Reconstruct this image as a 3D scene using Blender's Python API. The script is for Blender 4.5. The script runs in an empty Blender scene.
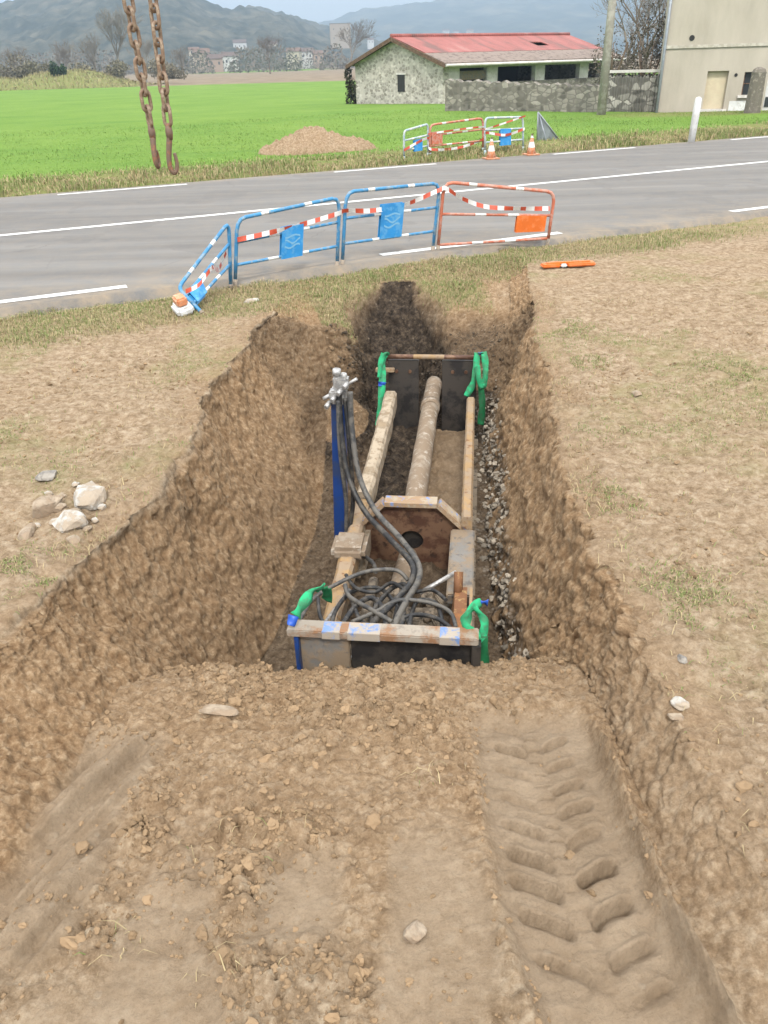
import bpy, math, random
import numpy as np
from mathutils import Vector, Matrix
random.seed(7); rng = np.random.default_rng(7)
scene = bpy.context.scene
C = scene.collection
R = math.radians

# ------------------------------------------------------------------ camera
F_PX, PITCH, ROLL, CAM_H = 790.0, R(29.7), R(1.7), 2.4
CAM_M = Matrix.Rotation(math.pi/2-PITCH, 3, 'X') @ Matrix.Rotation(-ROLL, 3, 'Z')
cd = bpy.data.cameras.new('camera'); cam = bpy.data.objects.new('camera', cd); C.objects.link(cam)
cam.matrix_world = Matrix.Translation((0, 0, CAM_H)) @ CAM_M.to_4x4()
cd.sensor_fit = 'VERTICAL'; cd.sensor_height = 36; cd.lens = F_PX/1024*36
cd.clip_start = 0.05; cd.clip_end = 20000
scene.camera = cam

def ray(x, y): return CAM_M @ Vector(((x-384)/F_PX, -(y-512)/F_PX, -1))
def at(x, y, z=0.0):
    d = ray(x, y); t = (z-CAM_H)/d.z
    return Vector((d.x*t, d.y*t, z))
def atY(x, y, Y):
    d = ray(x, y); t = Y/d.y
    return Vector((d.x*t, Y, CAM_H+d.z*t))

# ------------------------------------------------------------------ noise
def _h(ix, iy, iz, s):
    h = (ix*374761393 + iy*668265263 + iz*2147483647 + s*144269504) & 0xffffffff
    h = ((h ^ (h >> 13))*1274126177) & 0xffffffff
    h = ((h ^ (h >> 16))*2246822519) & 0xffffffff
    return (h ^ (h >> 15)) & 0xffffffff
def vnoise(p, s=0):
    i = np.floor(p).astype(np.int64); f = p-i; f = f*f*f*(f*(f*6-15)+10)
    out = 0
    for dx in (0, 1):
        wx = f[:, 0] if dx else 1-f[:, 0]
        for dy in (0, 1):
            wy = f[:, 1] if dy else 1-f[:, 1]
            for dz in (0, 1):
                wz = f[:, 2] if dz else 1-f[:, 2]
                out = out + wx*wy*wz*(_h(i[:, 0]+dx, i[:, 1]+dy, i[:, 2]+dz, s)/4294967295.0)
    return out*2-1
def fbm(p, o=4, s=0, g=.5):
    a = 1; t = 0; n = 0
    for k in range(o):
        t = t+a*vnoise(p*2.03**k+17.3*k, s+k); n += a; a *= g
    return t/n
def worley(p, s=0):
    i = np.floor(p).astype(np.int64); f = p-i
    best = np.full(len(p), 9.0); sec = np.full(len(p), 9.0)
    for dx in (-1, 0, 1):
        for dy in (-1, 0, 1):
            for dz in (-1, 0, 1):
                a, b, c = i[:, 0]+dx, i[:, 1]+dy, i[:, 2]+dz
                d = (dx+_h(a, b, c, s)/4294967295.0-f[:, 0])**2+(dy+_h(a, b, c, s+1)/4294967295.0-f[:, 1])**2+(dz+_h(a, b, c, s+2)/4294967295.0-f[:, 2])**2
                nb = np.minimum(best, d); sec = np.minimum(np.maximum(best, d), sec); best = nb
    return np.sqrt(best), np.sqrt(sec)
def sm(a, b, x):
    t = np.clip((x-a)/(b-a), 0, 1); return t*t*(3-2*t)

# ------------------------------------------------------------------ materials
def new_mat(name):
    m = bpy.data.materials.new(name); m.use_nodes = True
    nt = m.node_tree; b = nt.nodes['Principled BSDF']
    return m, nt, b
class N:
    def __init__(s, nt): s.nt = nt
    def n(s, t, **k):
        x = s.nt.nodes.new(t)
        for a, v in k.items():
            if a.startswith('i_'): x.inputs[a[2:].replace('_', ' ')].default_value = v
            else: setattr(x, a, v)
        return x
    def l(s, a, b): s.nt.links.new(a, b)
    def tex(s, kind='noise', scale=5, detail=6, rough=.6, vec=None, **k):
        if kind == 'noise':
            x = s.n('ShaderNodeTexNoise'); x.inputs['Scale'].default_value = scale; x.inputs['Detail'].default_value = detail; x.inputs['Roughness'].default_value = rough
        else:
            x = s.n('ShaderNodeTexVoronoi', **k); x.inputs['Scale'].default_value = scale
        if vec is not None: s.l(vec, x.inputs['Vector'])
        return x
    def ramp(s, fac, stops, interp='LINEAR'):
        r = s.n('ShaderNodeValToRGB'); e = r.color_ramp.elements; r.color_ramp.interpolation = interp
        while len(e) > 1: e.remove(e[0])
        e[0].position = stops[0][0]; e[0].color = (*stops[0][1], 1)
        for p, c in stops[1:]:
            q = e.new(p); q.color = (*c, 1)
        s.l(fac, r.inputs[0]); return r.outputs[0]
    def mix(s, fac, a, b, mode='MIX'):
        x = s.n('ShaderNodeMix', data_type='RGBA', blend_type=mode)
        for sock, v in ((x.inputs[0], fac), (x.inputs[6], a), (x.inputs[7], b)):
            if hasattr(v, 'links') or hasattr(v, 'is_linked'): s.l(v, sock)
            elif isinstance(v, (int, float)): sock.default_value = v
            else: sock.default_value = (*v, 1)
        return x.outputs[2]
    def math(s, op, a, b=0.0, clamp=False):
        x = s.n('ShaderNodeMath', operation=op); x.use_clamp = clamp
        for sock, v in ((x.inputs[0], a), (x.inputs[1], b)):
            if isinstance(v, (int, float)): sock.default_value = v
            else: s.l(v, sock)
        return x.outputs[0]
    def bump(s, h, strength=.5, dist=.02, prev=None):
        x = s.n('ShaderNodeBump'); x.inputs['Strength'].default_value = strength; x.inputs['Distance'].default_value = dist
        s.l(h, x.inputs['Height'])
        if prev is not None: s.l(prev, x.inputs['Normal'])
        return x.outputs[0]
    def attr(s, name):
        return s.n('ShaderNodeAttribute', attribute_name=name)

def mat_worn(name, base, spots, amount=.5, scale=12, rough=.6, metal=0.0, bump=.2, spot2=None, bd=.01):
    """base colour with irregular stains of a second (and third) colour"""
    m, nt, b = new_mat(name); k = N(nt); co = k.n('ShaderNodeTexCoord').outputs['Object']
    t = k.tex(scale=scale, detail=8, rough=.65, vec=co)
    f = k.ramp(t.outputs[0], [(max(0, .62-amount*.45), (0, 0, 0)), (max(.05, .72-amount*.45), (1, 1, 1))])
    f2 = k.tex(scale=scale*.35, detail=5, vec=co)
    c0 = k.mix(k.ramp(f2.outputs[0], [(.35, (0, 0, 0)), (.65, (1, 1, 1))]), base, tuple(x*.78 for x in base))
    col = k.mix(f, c0, spots)
    if spot2:
        t3 = k.tex(scale=scale*2.3, detail=6, vec=co)
        col = k.mix(k.ramp(t3.outputs[0], [(.56, (0, 0, 0)), (.66, (1, 1, 1))]), col, spot2)
    k.l(col, b.inputs['Base Color']); b.inputs['Roughness'].default_value = rough
    b.inputs['Metallic'].default_value = metal
    t4 = k.tex(scale=scale*5, detail=6, vec=co)
    k.l(k.bump(k.math('ADD', t4.outputs[0], f), bump, bd), b.inputs['Normal'])
    return m
def mat_plain(name, col, rough=.6, metal=0.0, var=.15, scale=20):
    return mat_worn(name, col, tuple(c*(1-var) for c in col), .5, scale, rough, metal, .08)
def mat_vcol(name, rough=.8, trans=0.0):
    m, nt, b = new_mat(name); k = N(nt); a = k.attr('Col')
    k.l(a.outputs['Color'], b.inputs['Base Color']); b.inputs['Roughness'].default_value = rough
    b.inputs['Specular IOR Level'].default_value = .2
    return m

def mat_soil():
    m, nt, b = new_mat('soil'); k = N(nt); co = k.n('ShaderNodeTexCoord').outputs['Object']
    big = k.tex(scale=1.3, detail=5, vec=co).outputs[0]
    mid = k.tex(scale=15, detail=10, rough=.78, vec=co).outputs[0]
    fine = k.tex(scale=70, detail=6, rough=.75, vec=co).outputs[0]
    dry = k.ramp(mid, [(.34, (.155, .104, .060)), (.5, (.300, .220, .142)), (.64, (.435, .350, .250))])
    a = k.attr('wall').outputs['Fac']
    mpw = k.n('ShaderNodeMapping'); k.l(co, mpw.inputs[0]); mpw.inputs['Scale'].default_value = (1, 1, .28); mpw.inputs['Rotation'].default_value = (.18, .1, 0)
    stw = k.tex(scale=34, detail=9, rough=.74, vec=mpw.outputs[0]).outputs[0]
    midw = k.math('ADD', k.math('MULTIPLY', mid, .40), k.math('MULTIPLY', stw, .60))
    brown = k.ramp(midw, [(.37, (.145, .083, .042)), (.45, (.215, .134, .072)), (.52, (.285, .19, .108)), (.62, (.43, .315, .20))])
    w = k.math('ADD', a, k.math('MULTIPLY', k.math('SUBTRACT', big, .5), 1.1), True)
    col = k.mix(w, dry, brown)
    # pale smeared clay
    p = k.attr('pale').outputs['Fac']
    clay = k.ramp(k.tex(scale=5, detail=7, vec=co).outputs[0], [(.3, (.225, .162, .104)), (.7, (.34, .262, .182))])
    col = k.mix(p, col, clay)
    # dark humus
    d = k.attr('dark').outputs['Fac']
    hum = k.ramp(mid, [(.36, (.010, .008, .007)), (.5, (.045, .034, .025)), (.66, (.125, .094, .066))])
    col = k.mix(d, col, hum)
    # gravel
    g = k.attr('gravel').outputs['Fac']
    v = k.tex('vor', 26, vec=co)
    gsep = k.n('ShaderNodeSeparateColor'); k.l(v.outputs['Color'], gsep.inputs[0])
    gcol = k.ramp(gsep.outputs[0], [(0, (.10, .085, .07)), (.45, (.24, .20, .16)), (1, (.46, .43, .38))])
    gcol = k.mix(k.ramp(v.outputs['Distance'], [(.28, (0, 0, 0)), (.55, (1, 1, 1))]), gcol, (.06, .045, .03))
    gm = k.math('MULTIPLY', g, k.ramp(k.tex(scale=7, vec=co).outputs[0], [(.40, (0, 0, 0)), (.55, (1, 1, 1))]), True)
    col = k.mix(gm, col, gcol)
    # grass / moss tint of the turf under the blades
    gr = k.attr('grass').outputs['Fac']
    gn = k.tex(scale=6, detail=8, rough=.75, vec=co).outputs[0]
    gf = k.math('MULTIPLY', gr, k.ramp(gn, [(.38, (0, 0, 0)), (.62, (1, 1, 1))]), True)
    gcol2 = k.ramp(k.tex(scale=3.1, detail=6, vec=co).outputs[0], [(.35, (.30, .235, .135)), (.55, (.22, .21, .09)), (.7, (.16, .19, .06))])
    col = k.mix(gf, col, gcol2)
    # fine mottling of crumbs
    col = k.mix(.55, col, k.ramp(fine, [(.25, (.62, .6, .58)), (.5, (1, 1, 1)), (.8, (1.22, 1.2, 1.17))]), 'MULTIPLY')
    # pebbles
    vp = k.tex('vor', 16, vec=co); ps = k.n('ShaderNodeSeparateColor'); k.l(vp.outputs['Color'], ps.inputs[0])
    pf = k.math('MULTIPLY', k.ramp(vp.outputs['Distance'], [(.16, (1, 1, 1)), (.24, (0, 0, 0))]), k.math('GREATER_THAN', ps.outputs[1], .86))
    col = k.mix(k.math('MULTIPLY', pf, .30), col, (.36, .30, .225))
    k.l(col, b.inputs['Base Color'])
    b.inputs['Roughness'].default_value = .95; b.inputs['Specular IOR Level'].default_value = .15
    hh = k.math('ADD', k.math('MULTIPLY', fine, 1.0), k.math('MULTIPLY', pf, .25))
    n1 = k.bump(midw, .6, .03); n2 = k.bump(hh, .65, .012, n1)
    k.l(n2, b.inputs['Normal'])
    return m

def mat_asphalt():
    m, nt, b = new_mat('asphalt'); k = N(nt); co = k.n('ShaderNodeTexCoord').outputs['Object']
    mp = k.n('ShaderNodeMapping'); k.l(co, mp.inputs[0]); mp.inputs['Scale'].default_value = (.10, 1.3, 1); mp.inputs['Rotation'].default_value = (0, 0, R(-23.7))
    big = k.tex(scale=1.0, detail=6, vec=mp.outputs[0]).outputs[0]
    fine = k.tex(scale=90, detail=4, rough=.8, vec=co).outputs[0]
    col = k.ramp(big, [(.3, (.115, .112, .110)), (.5, (.152, .149, .145)), (.7, (.20, .196, .19))])
    col = k.mix(.6, col, k.ramp(fine, [(.3, (.72, .72, .72)), (.7, (1.18, 1.18, 1.17))]), 'MULTIPLY')
    v = k.tex('vor', .55, vec=co, feature='DISTANCE_TO_EDGE')
    wob = k.tex(scale=4, detail=6, vec=co).outputs['Color']
    vv = k.mix(.22, co, wob, 'ADD'); k.l(vv, v.inputs['Vector'])
    crack = k.ramp(v.outputs['Distance'], [(.002, (1, 1, 1)), (.008, (0, 0, 0))])
    cf = k.math('MULTIPLY', crack, k.ramp(k.tex(scale=.5, vec=co).outputs[0], [(.52, (0, 0, 0)), (.6, (.6, .6, .6))]))
    col = k.mix(cf, col, (.08, .078, .075))
    pa = k.tex(scale=.45, detail=3, vec=co).outputs[0]
    col = k.mix(k.ramp(pa, [(.57, (0, 0, 0)), (.58, (.35, .35, .35))]), col, (.105, .102, .10))
    dt = k.attr('dirt').outputs['Fac']
    dn_ = k.ramp(k.tex(scale=2.5, detail=9, rough=.75, vec=co).outputs[0], [(.35, (0, 0, 0)), (.7, (1, 1, 1))])
    col = k.mix(k.math('MULTIPLY', k.math('MULTIPLY', dt, dn_), 1.5, True), col, (.30, .235, .16))
    k.l(col, b.inputs['Base Color']); b.inputs['Roughness'].default_value = .85
    k.l(k.bump(fine, .35, .006), b.inputs['Normal'])
    return m
def mat_paint_line():
    m, nt, b = new_mat('road paint'); k = N(nt); co = k.n('ShaderNodeTexCoord').outputs['Object']
    t = k.tex(scale=14, detail=8, rough=.75, vec=co).outputs[0]
    k.l(k.mix(k.ramp(t, [(.52, (0, 0, 0)), (.66, (1, 1, 1))]), (.72, .72, .70), (.24, .235, .225)), b.inputs['Base Color'])
    b.inputs['Roughness'].default_value = .7
    return m
def mat_field():
    m, nt, b = new_mat('field cover'); k = N(nt); co = k.n('ShaderNodeTexCoord').outputs['Object']
    t1 = k.tex(scale=.16, detail=8, rough=.65, vec=co).outputs[0]
    mp = k.n('ShaderNodeMapping'); k.l(co, mp.inputs[0]); mp.inputs['Scale'].default_value = (.35, 4.5, 1); 
    t2 = k.tex(scale=1.2, detail=6, rough=.7, vec=mp.outputs[0]).outputs[0]
    t3 = k.tex(scale=9, detail=5, rough=.8, vec=co).outputs[0]
    g = k.ramp(k.math('ADD', k.math('MULTIPLY', t1, .5), k.math('MULTIPLY', t2, .5)), [(.30, (.085, .185, .032)), (.48, (.145, .255, .046)), (.58, (.175, .28, .055)), (.72, (.225, .325, .075))])
    g = k.mix(.8, g, k.ramp(t3, [(.3, (.55, .62, .5)), (.7, (1.3, 1.22, 1.25))]), 'MULTIPLY')
    br = k.ramp(k.tex(scale=.25, detail=7, vec=co).outputs[0], [(.3, (.16, .125, .085)), (.55, (.24, .19, .135)), (.75, (.30, .255, .17))])
    vg = k.ramp(k.tex(scale=2.2, detail=8, rough=.75, vec=co).outputs[0], [(.3, (.26, .205, .11)), (.5, (.19, .20, .07)), (.7, (.14, .2, .05))])
    f1 = k.attr('plough').outputs['Fac']; f2 = k.attr('verge').outputs['Fac']
    col = k.mix(f1, g, br)
    f2n = k.math('ADD', f2, k.math('MULTIPLY', k.math('SUBTRACT', k.tex(scale=1.5, detail=6, vec=co).outputs[0], .5), k.math('MULTIPLY', k.math('MULTIPLY', f2, k.math('SUBTRACT', 1.0, f2)), 4.0)), True)
    col = k.mix(f2n, col, vg)
    k.l(col, b.inputs['Base Color']); b.inputs['Roughness'].default_value = .9; b.inputs['Specular IOR Level'].default_value = .1
    k.l(k.bump(t3, .6, .08), b.inputs['Normal'])
    return m
def mat_hill(name, stops, sc=.02):
    m, nt, b = new_mat(name); k = N(nt); co = k.n('ShaderNodeTexCoord').outputs['Object']
    t = k.tex(scale=sc, detail=10, rough=.72, vec=co).outputs[0]
    t2 = k.tex(scale=sc*.16, detail=4, vec=co).outputs[0]
    col = k.ramp(k.math('ADD', k.math('MULTIPLY', t, .65), k.math('MULTIPLY', t2, .35)), stops)
    k.l(col, b.inputs['Base Color']); b.inputs['Roughness'].default_value = .95; b.inputs['Specular IOR Level'].default_value = .05
    return m
def mat_rubble(name, light, dark, sc=3.2, mortar=(.42, .40, .36)):
    m, nt, b = new_mat(name); k = N(nt); co = k.n('ShaderNodeTexCoord').outputs['Object']
    wob = k.tex(scale=3, detail=3, vec=co).outputs['Color']
    mp = k.n('ShaderNodeMapping'); k.l(k.mix(.12, co, wob, 'ADD'), mp.inputs[0]); mp.inputs['Scale'].default_value = (1, 1, 1.6)
    v = k.tex('vor', sc, vec=mp.outputs[0]); s = k.n('ShaderNodeSeparateColor'); k.l(v.outputs['Color'], s.inputs[0])
    c = k.ramp(s.outputs[0], [(0, dark), (.5, tuple((a+d)/2 for a, d in zip(light, dark))), (1, light)])
    e = k.tex('vor', sc, vec=mp.outputs[0], feature='DISTANCE_TO_EDGE')
    c = k.mix(k.ramp(e.outputs['Distance'], [(.04, (1, 1, 1)), (.10, (0, 0, 0))]), c, mortar)
    st = k.tex(scale=.7, detail=7, vec=co).outputs[0]
    c = k.mix(k.ramp(st, [(.5, (0, 0, 0)), (.75, (.35, .35, .35))]), c, (.12, .105, .085))
    k.l(c, b.inputs['Base Color']); b.inputs['Roughness'].default_value = .95
    k.l(k.bump(e.outputs['Distance'], .5, .05), b.inputs['Normal'])
    return m
def mat_roof_red():
    m, nt, b = new_mat('red sheet roof'); k = N(nt); co = k.n('ShaderNodeTexCoord').outputs['Object']
    w = k.n('ShaderNodeTexWave', wave_type='BANDS', bands_direction='X'); w.inputs['Scale'].default_value = 1.6; k.l(co, w.inputs[0])
    mp = k.n('ShaderNodeMapping'); k.l(co, mp.inputs[0]); mp.inputs['Scale'].default_value = (.9, .25, .25)
    t = k.tex(scale=1.0, detail=6, vec=mp.outputs[0]).outputs[0]
    c = k.ramp(t, [(.36, (.17, .075, .062)), (.5, (.32, .095, .08)), (.62, (.35, .115, .098)), (.70, (.37, .17, .145))])
    t2 = k.tex(scale=3.5, detail=7, vec=co).outputs[0]
    c = k.mix(k.ramp(t2, [(.58, (0, 0, 0)), (.72, (.8, .8, .8))]), c, (.16, .07, .05))
    k.l(c, b.inputs['Base Color']); b.inputs['Roughness'].default_value = .6
    k.l(k.bump(w.outputs[0], .6, .06), b.inputs['Normal'])
    return m
def mat_render_wall():
    m, nt, b = new_mat('rendered wall'); k = N(nt); co = k.n('ShaderNodeTexCoord').outputs['Object']
    mp = k.n('ShaderNodeMapping'); k.l(co, mp.inputs[0]); mp.inputs['Scale'].default_value = (1, 1, .3)
    t = k.tex(scale=.7, detail=8, rough=.65, vec=mp.outputs[0]).outputs[0]
    c = k.ramp(t, [(.3, (.37, .325, .265)), (.5, (.455, .405, .335)), (.7, (.52, .465, .39))])
    t2 = k.tex(scale=30, detail=5, vec=co).outputs[0]
    k.l(k.mix(.3, c, k.ramp(t2, [(.3, (.8, .8, .8)), (.7, (1.1, 1.1, 1.1))]), 'MULTIPLY'), b.inputs['Base Color'])
    b.inputs['Roughness'].default_value = .95; k.l(k.bump(t2, .3, .01), b.inputs['Normal'])
    return m

M = {}
M['soil'] = mat_soil(); M['asphalt'] = mat_asphalt(); M['line'] = mat_paint_line(); M['field'] = mat_field()
M['hill'] = mat_hill('wooded hill', [(.38, (.012, .018, .011)), (.47, (.04, .045, .03)), (.54, (.085, .08, .055)), (.64, (.15, .135, .095))], .055)
M['ridge'] = mat_hill('far ridge', [(.38, (.02, .035, .03)), (.5, (.06, .07, .05)), (.62, (.19, .17, .12))], .012)
M['blade'] = mat_vcol('grass blades'); M['twig'] = mat_vcol('bare twigs', .9); M['clod'] = mat_vcol('clods', .95)
M['gable'] = mat_rubble('light rubble', (.66, .61, .55), (.26, .23, .195), 3.4, (.54, .49, .43))
M['rubble'] = mat_rubble('dark rubble', (.36, .33, .28), (.10, .09, .075), 2.8, (.17, .155, .13))
M['rubble_mix'] = mat_rubble('patched rubble', (.55, .52, .46), (.07, .065, .055), 2.2, (.15, .14, .12))
M['roof_red'] = mat_roof_red()
M['roof_tile'] = mat_worn('old tiles', (.16, .12, .10), (.24, .19, .16), .5, 3, .9, 0, .5)
M['concrete'] = mat_worn('concrete', (.74, .70, .66), (.56, .52, .48), .25, 4, .9)
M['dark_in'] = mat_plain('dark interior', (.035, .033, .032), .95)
M['render'] = mat_render_wall()
M['trim'] = mat_worn('pale trim', (.60, .56, .48), (.42, .38, .31), .35, 5, .9)
M['cream'] = mat_worn('cream shutter', (.70, .60, .42), (.60, .50, .35), .3, 3, .6)
M['whitepaint'] = mat_worn('white paint', (.78, .78, .76), (.60, .58, .54), .25, 5, .5)
M['zinc'] = mat_worn('zinc', (.36, .40, .44), (.28, .30, .33), .5, 8, .5, .3)
M['glass_dark'] = mat_plain('dark glass', (.05, .055, .06), .15)
M['pole'] = mat_worn('pole concrete', (.46, .43, .38), (.30, .28, .24), .45, 3, .9)
M['post_white'] = mat_worn('white post', (.82, .82, .80), (.66, .64, .60), .2, 9, .5)
M['b_blue'] = mat_worn('blue barrier paint', (.055, .26, .50), (.20, .30, .38), .28, 14, .45, 0, .1)
M['b_blue2'] = mat_worn('bright blue plate', (.035, .29, .66), (.10, .34, .62), .25, 9, .4, 0, .05)
M['b_logo'] = mat_plain('pale blue mark', (.22, .50, .74), .5)
M['b_white'] = mat_worn('white band', (.80, .80, .78), (.55, .54, .52), .25, 18, .5, 0, .05)
M['b_red'] = mat_worn('red orange barrier paint', (.56, .16, .085), (.50, .26, .20), .35, 12, .5, 0, .1)
M['b_orange'] = mat_worn('orange plastic', (.80, .17, .02), (.70, .20, .06), .3, 10, .45, 0, .05)
M['b_foot'] = mat_worn('bare steel foot', (.20, .17, .14), (.32, .26, .2), .5, 15, .7)
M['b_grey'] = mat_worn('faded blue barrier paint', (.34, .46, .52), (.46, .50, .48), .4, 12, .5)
M['tape_red'] = mat_plain('tape red', (.62, .10, .05), .4)
M['tape_white'] = mat_plain('tape white', (.80, .79, .77), .4)
M['cone'] = mat_worn('cone orange', (.66, .26, .12), (.62, .38, .26), .3, 20, .5)
M['signback'] = mat_worn('grey sign back', (.30, .33, .34), (.22, .24, .25), .4, 4, .5, .4)
MUD = (.27, .205, .14)
M['chain'] = mat_worn('rusty chain', (.40, .31, .23), (.24, .16, .11), .45, 60, .7, .3, .3, None, .002)
M['hook'] = mat_worn('rusty hook', (.33, .15, .085), (.18, .12, .09), .5, 40, .7, .2, .3, None, .002)
M['steel_dark'] = mat_worn('dark steel plate', (.045, .042, .042), (.085, .075, .066), .45, 5, .5, .5, .1)
M['steel_mud'] = mat_worn('muddy grey steel', (.24, .225, .205), MUD, .45, 6, .75, .2, .25, (.13, .12, .11))
M['rust'] = mat_worn('rust brown steel', (.115, .056, .036), (.20, .115, .07), .42, 6, .5, .3, .25, (.06, .035, .026))
M['orange_rust'] = mat_worn('orange rusted steel', (.33, .14, .045), (.20, .09, .04), .5, 9, .8, .1, .3, (.40, .26, .11))
M['rail_paint'] = mat_worn('yellow muddy rail', (.38, .245, .115), (.30, .22, .145), .45, 7, .8, 0, .25, (.20, .10, .045))
M['beam_mud'] = mat_worn('clay covered rail', (.33, .25, .16), (.41, .335, .245), .5, 8, .95, 0, .6, (.26, .19, .12), .02)
M['rod'] = mat_worn('clay covered rod', (.33, .27, .205), (.23, .17, .115), .5, 7, .9, 0, .35, (.41, .36, .30), .01)
M['blue_worn'] = mat_worn('worn blue paint on muddy beam', (.33, .285, .23), (.25, .135, .07), .38, 5, .7, 0, .3, (.20, .17, .14))
M['flange'] = mat_worn('muddy flange', (.44, .36, .26), (.33, .22, .13), .45, 9, .8, 0, .3, (.16, .25, .50))
M['blue_post'] = mat_worn('deep blue paint', (.008, .045, .20), (.02, .04, .11), .3, 8, .45, 0, .05)
M['valve'] = mat_worn('galvanised valve', (.56, .55, .53), (.33, .32, .31), .4, 30, .4, .5, .15)
M['hose'] = mat_worn('black hose', (.018, .018, .019), (.07, .062, .052), .3, 14, .55, 0, .1)
M['hose_grey'] = mat_worn('dusty hose', (.055, .054, .053), (.12, .11, .095), .4, 14, .6, 0, .1)
M['strap'] = mat_worn('green sling', (.03, .44, .19), (.05, .25, .12), .35, 18, .95, 0, .2, None, .004)
M['strap_dark'] = mat_worn('dark green sling', (.008, .16, .055), (.02, .1, .04), .3, 14, .7, 0, .2)
M['buckle'] = mat_plain('blue end fitting', (.02, .10, .50), .4)
M['engine'] = mat_worn('muddy machinery', (.14, .11, .08), (.25, .20, .145), .5, 10, .9, .1, .5, (.05, .043, .036), .02)
M['stone_white'] = mat_worn('white limestone', (.54, .51, .46), (.38, .31, .235), .4, 9, .95, 0, .5, None, .02)
M['stone_tan'] = mat_worn('tan stone', (.40, .32, .235), (.30, .225, .155), .4, 9, .95, 0, .5, None, .02)
M['stone_grey'] = mat_worn('grey stone', (.24, .225, .205), (.34, .31, .27), .4, 12, .95, 0, .5, None, .02)
M['pillar'] = mat_worn('weathered pillar', (.27, .235, .195), (.17, .15, .12), .5, 3, .95, 0, .6, (.36, .32, .27), .04)

# ------------------------------------------------------------------ mesh builder
class MB:
    def __init__(s): s.v = []; s.f = []; s.mi = []; s.sm = []
    def add(s, vs, fs, mi=0, smooth=False):
        o = len(s.v); s.v += [tuple(v) for v in vs]
        for f in fs: s.f.append(tuple(i+o for i in f)); s.mi.append(mi); s.sm.append(smooth)
    def box(s, x0, x1, y0, y1, z0, z1, mi=0, bev=0.0, mat=None):
        if bev <= 0:
            vs = [(x, y, z) for z in (z0, z1) for y in (y0, y1) for x in (x0, x1)]
            fs = [(0, 2, 3, 1), (4, 5, 7, 6), (0, 1, 5, 4), (2, 6, 7, 3), (0, 4, 6, 2), (1, 3, 7, 5)]
        else:
            import bmesh
            bm = bmesh.new(); bmesh.ops.create_cube(bm, size=1)
            for v in bm.verts: v.co = ((x0+x1)/2+v.co.x*(x1-x0), (y0+y1)/2+v.co.y*(y1-y0), (z0+z1)/2+v.co.z*(z1-z0))
            bmesh.ops.bevel(bm, geom=bm.edges[:], offset=bev, segments=2, affect='EDGES')
            bm.verts.index_update(); vs = [v.co.copy() for v in bm.verts]; fs = [[v.index for v in f.verts] for f in bm.faces]; bm.free()
        if mat is not None: vs = [mat @ Vector(v) for v in vs]
        s.add(vs, fs, mi)
    def tube(s, path, r, n=8, mi=0, cap=True, stripes=None, smooth=True):
        P = [Vector(p) for p in path]; m = len(P)
        rr = r if hasattr(r, '__len__') else [r]*m
        T = [(P[min(i+1, m-1)]-P[max(i-1, 0)]).normalized() for i in range(m)]
        a = T[0].orthogonal().normalized(); vs = []
        for i in range(m):
            a = (a-T[i]*a.dot(T[i]))
            a = a.normalized() if a.length > 1e-6 else T[i].orthogonal().normalized()
            b = T[i].cross(a)
            for k in range(n):
                t = 2*math.pi*k/n; vs.append(P[i]+(a*math.cos(t)+b*math.sin(t))*rr[i])
        o = len(s.v); s.v += [tuple(v) for v in vs]
        for i in range(m-1):
            q = stripes[i] if stripes else mi
            for k in range(n):
                k2 = (k+1) % n
                s.f.append((o+i*n+k, o+i*n+k2, o+(i+1)*n+k2, o+(i+1)*n+k)); s.mi.append(q); s.sm.append(smooth)
        if cap:
            s.f.append(tuple(o+k for k in reversed(range(n)))); s.mi.append(stripes[0] if stripes else mi); s.sm.append(False)
            s.f.append(tuple(o+(m-1)*n+k for k in range(n))); s.mi.append(stripes[-1] if stripes else mi); s.sm.append(False)
    def prism(s, poly, d, mi=0):
        """poly: list of 3-D points (planar), extruded by vector d"""
        n = len(poly); d = Vector(d); vs = [Vector(p) for p in poly]+[Vector(p)+d for p in poly]
        fs = [tuple(reversed(range(n))), tuple(range(n, 2*n))]+[(i, (i+1) % n, n+(i+1) % n, n+i) for i in range(n)]
        s.add(vs, fs, mi)
    def lathe(s, prof, n=20, mi=0, loc=(0, 0, 0), smooth=True, mis=None):
        vs = []; L = Vector(loc)
        for r, z in prof:
            for k in range(n):
                t = 2*math.pi*k/n; vs.append(L+Vector((r*math.cos(t), r*math.sin(t), z)))
        o = len(s.v); s.v += [tuple(v) for v in vs]
        for i in range(len(prof)-1):
            for k in range(n):
                k2 = (k+1) % n
                s.f.append((o+i*n+k, o+i*n+k2, o+(i+1)*n+k2, o+(i+1)*n+k)); s.mi.append(mis[i] if mis else mi); s.sm.append(smooth)
        s.f.append(tuple(o+(len(prof)-1)*n+k for k in range(n))); s.mi.append(mis[-1] if mis else mi); s.sm.append(False)
        s.f.append(tuple(o+k for k in reversed(range(n)))); s.mi.append(mis[0] if mis else mi); s.sm.append(False)
    def build(s, name, mats, parent=None, loc=None):
        me = bpy.data.meshes.new(name); me.from_pydata(s.v, [], s.f)
        mats = mats if isinstance(mats, (list, tuple)) else [mats]
        for m in mats: me.materials.append(M[m] if isinstance(m, str) else m)
        me.polygons.foreach_set('material_index', s.mi); me.polygons.foreach_set('use_smooth', s.sm)
        me.update(); o = bpy.data.objects.new(name, me); C.objects.link(o)
        if parent: o.parent = parent
        if loc is not None: o.location = loc
        return o
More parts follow.
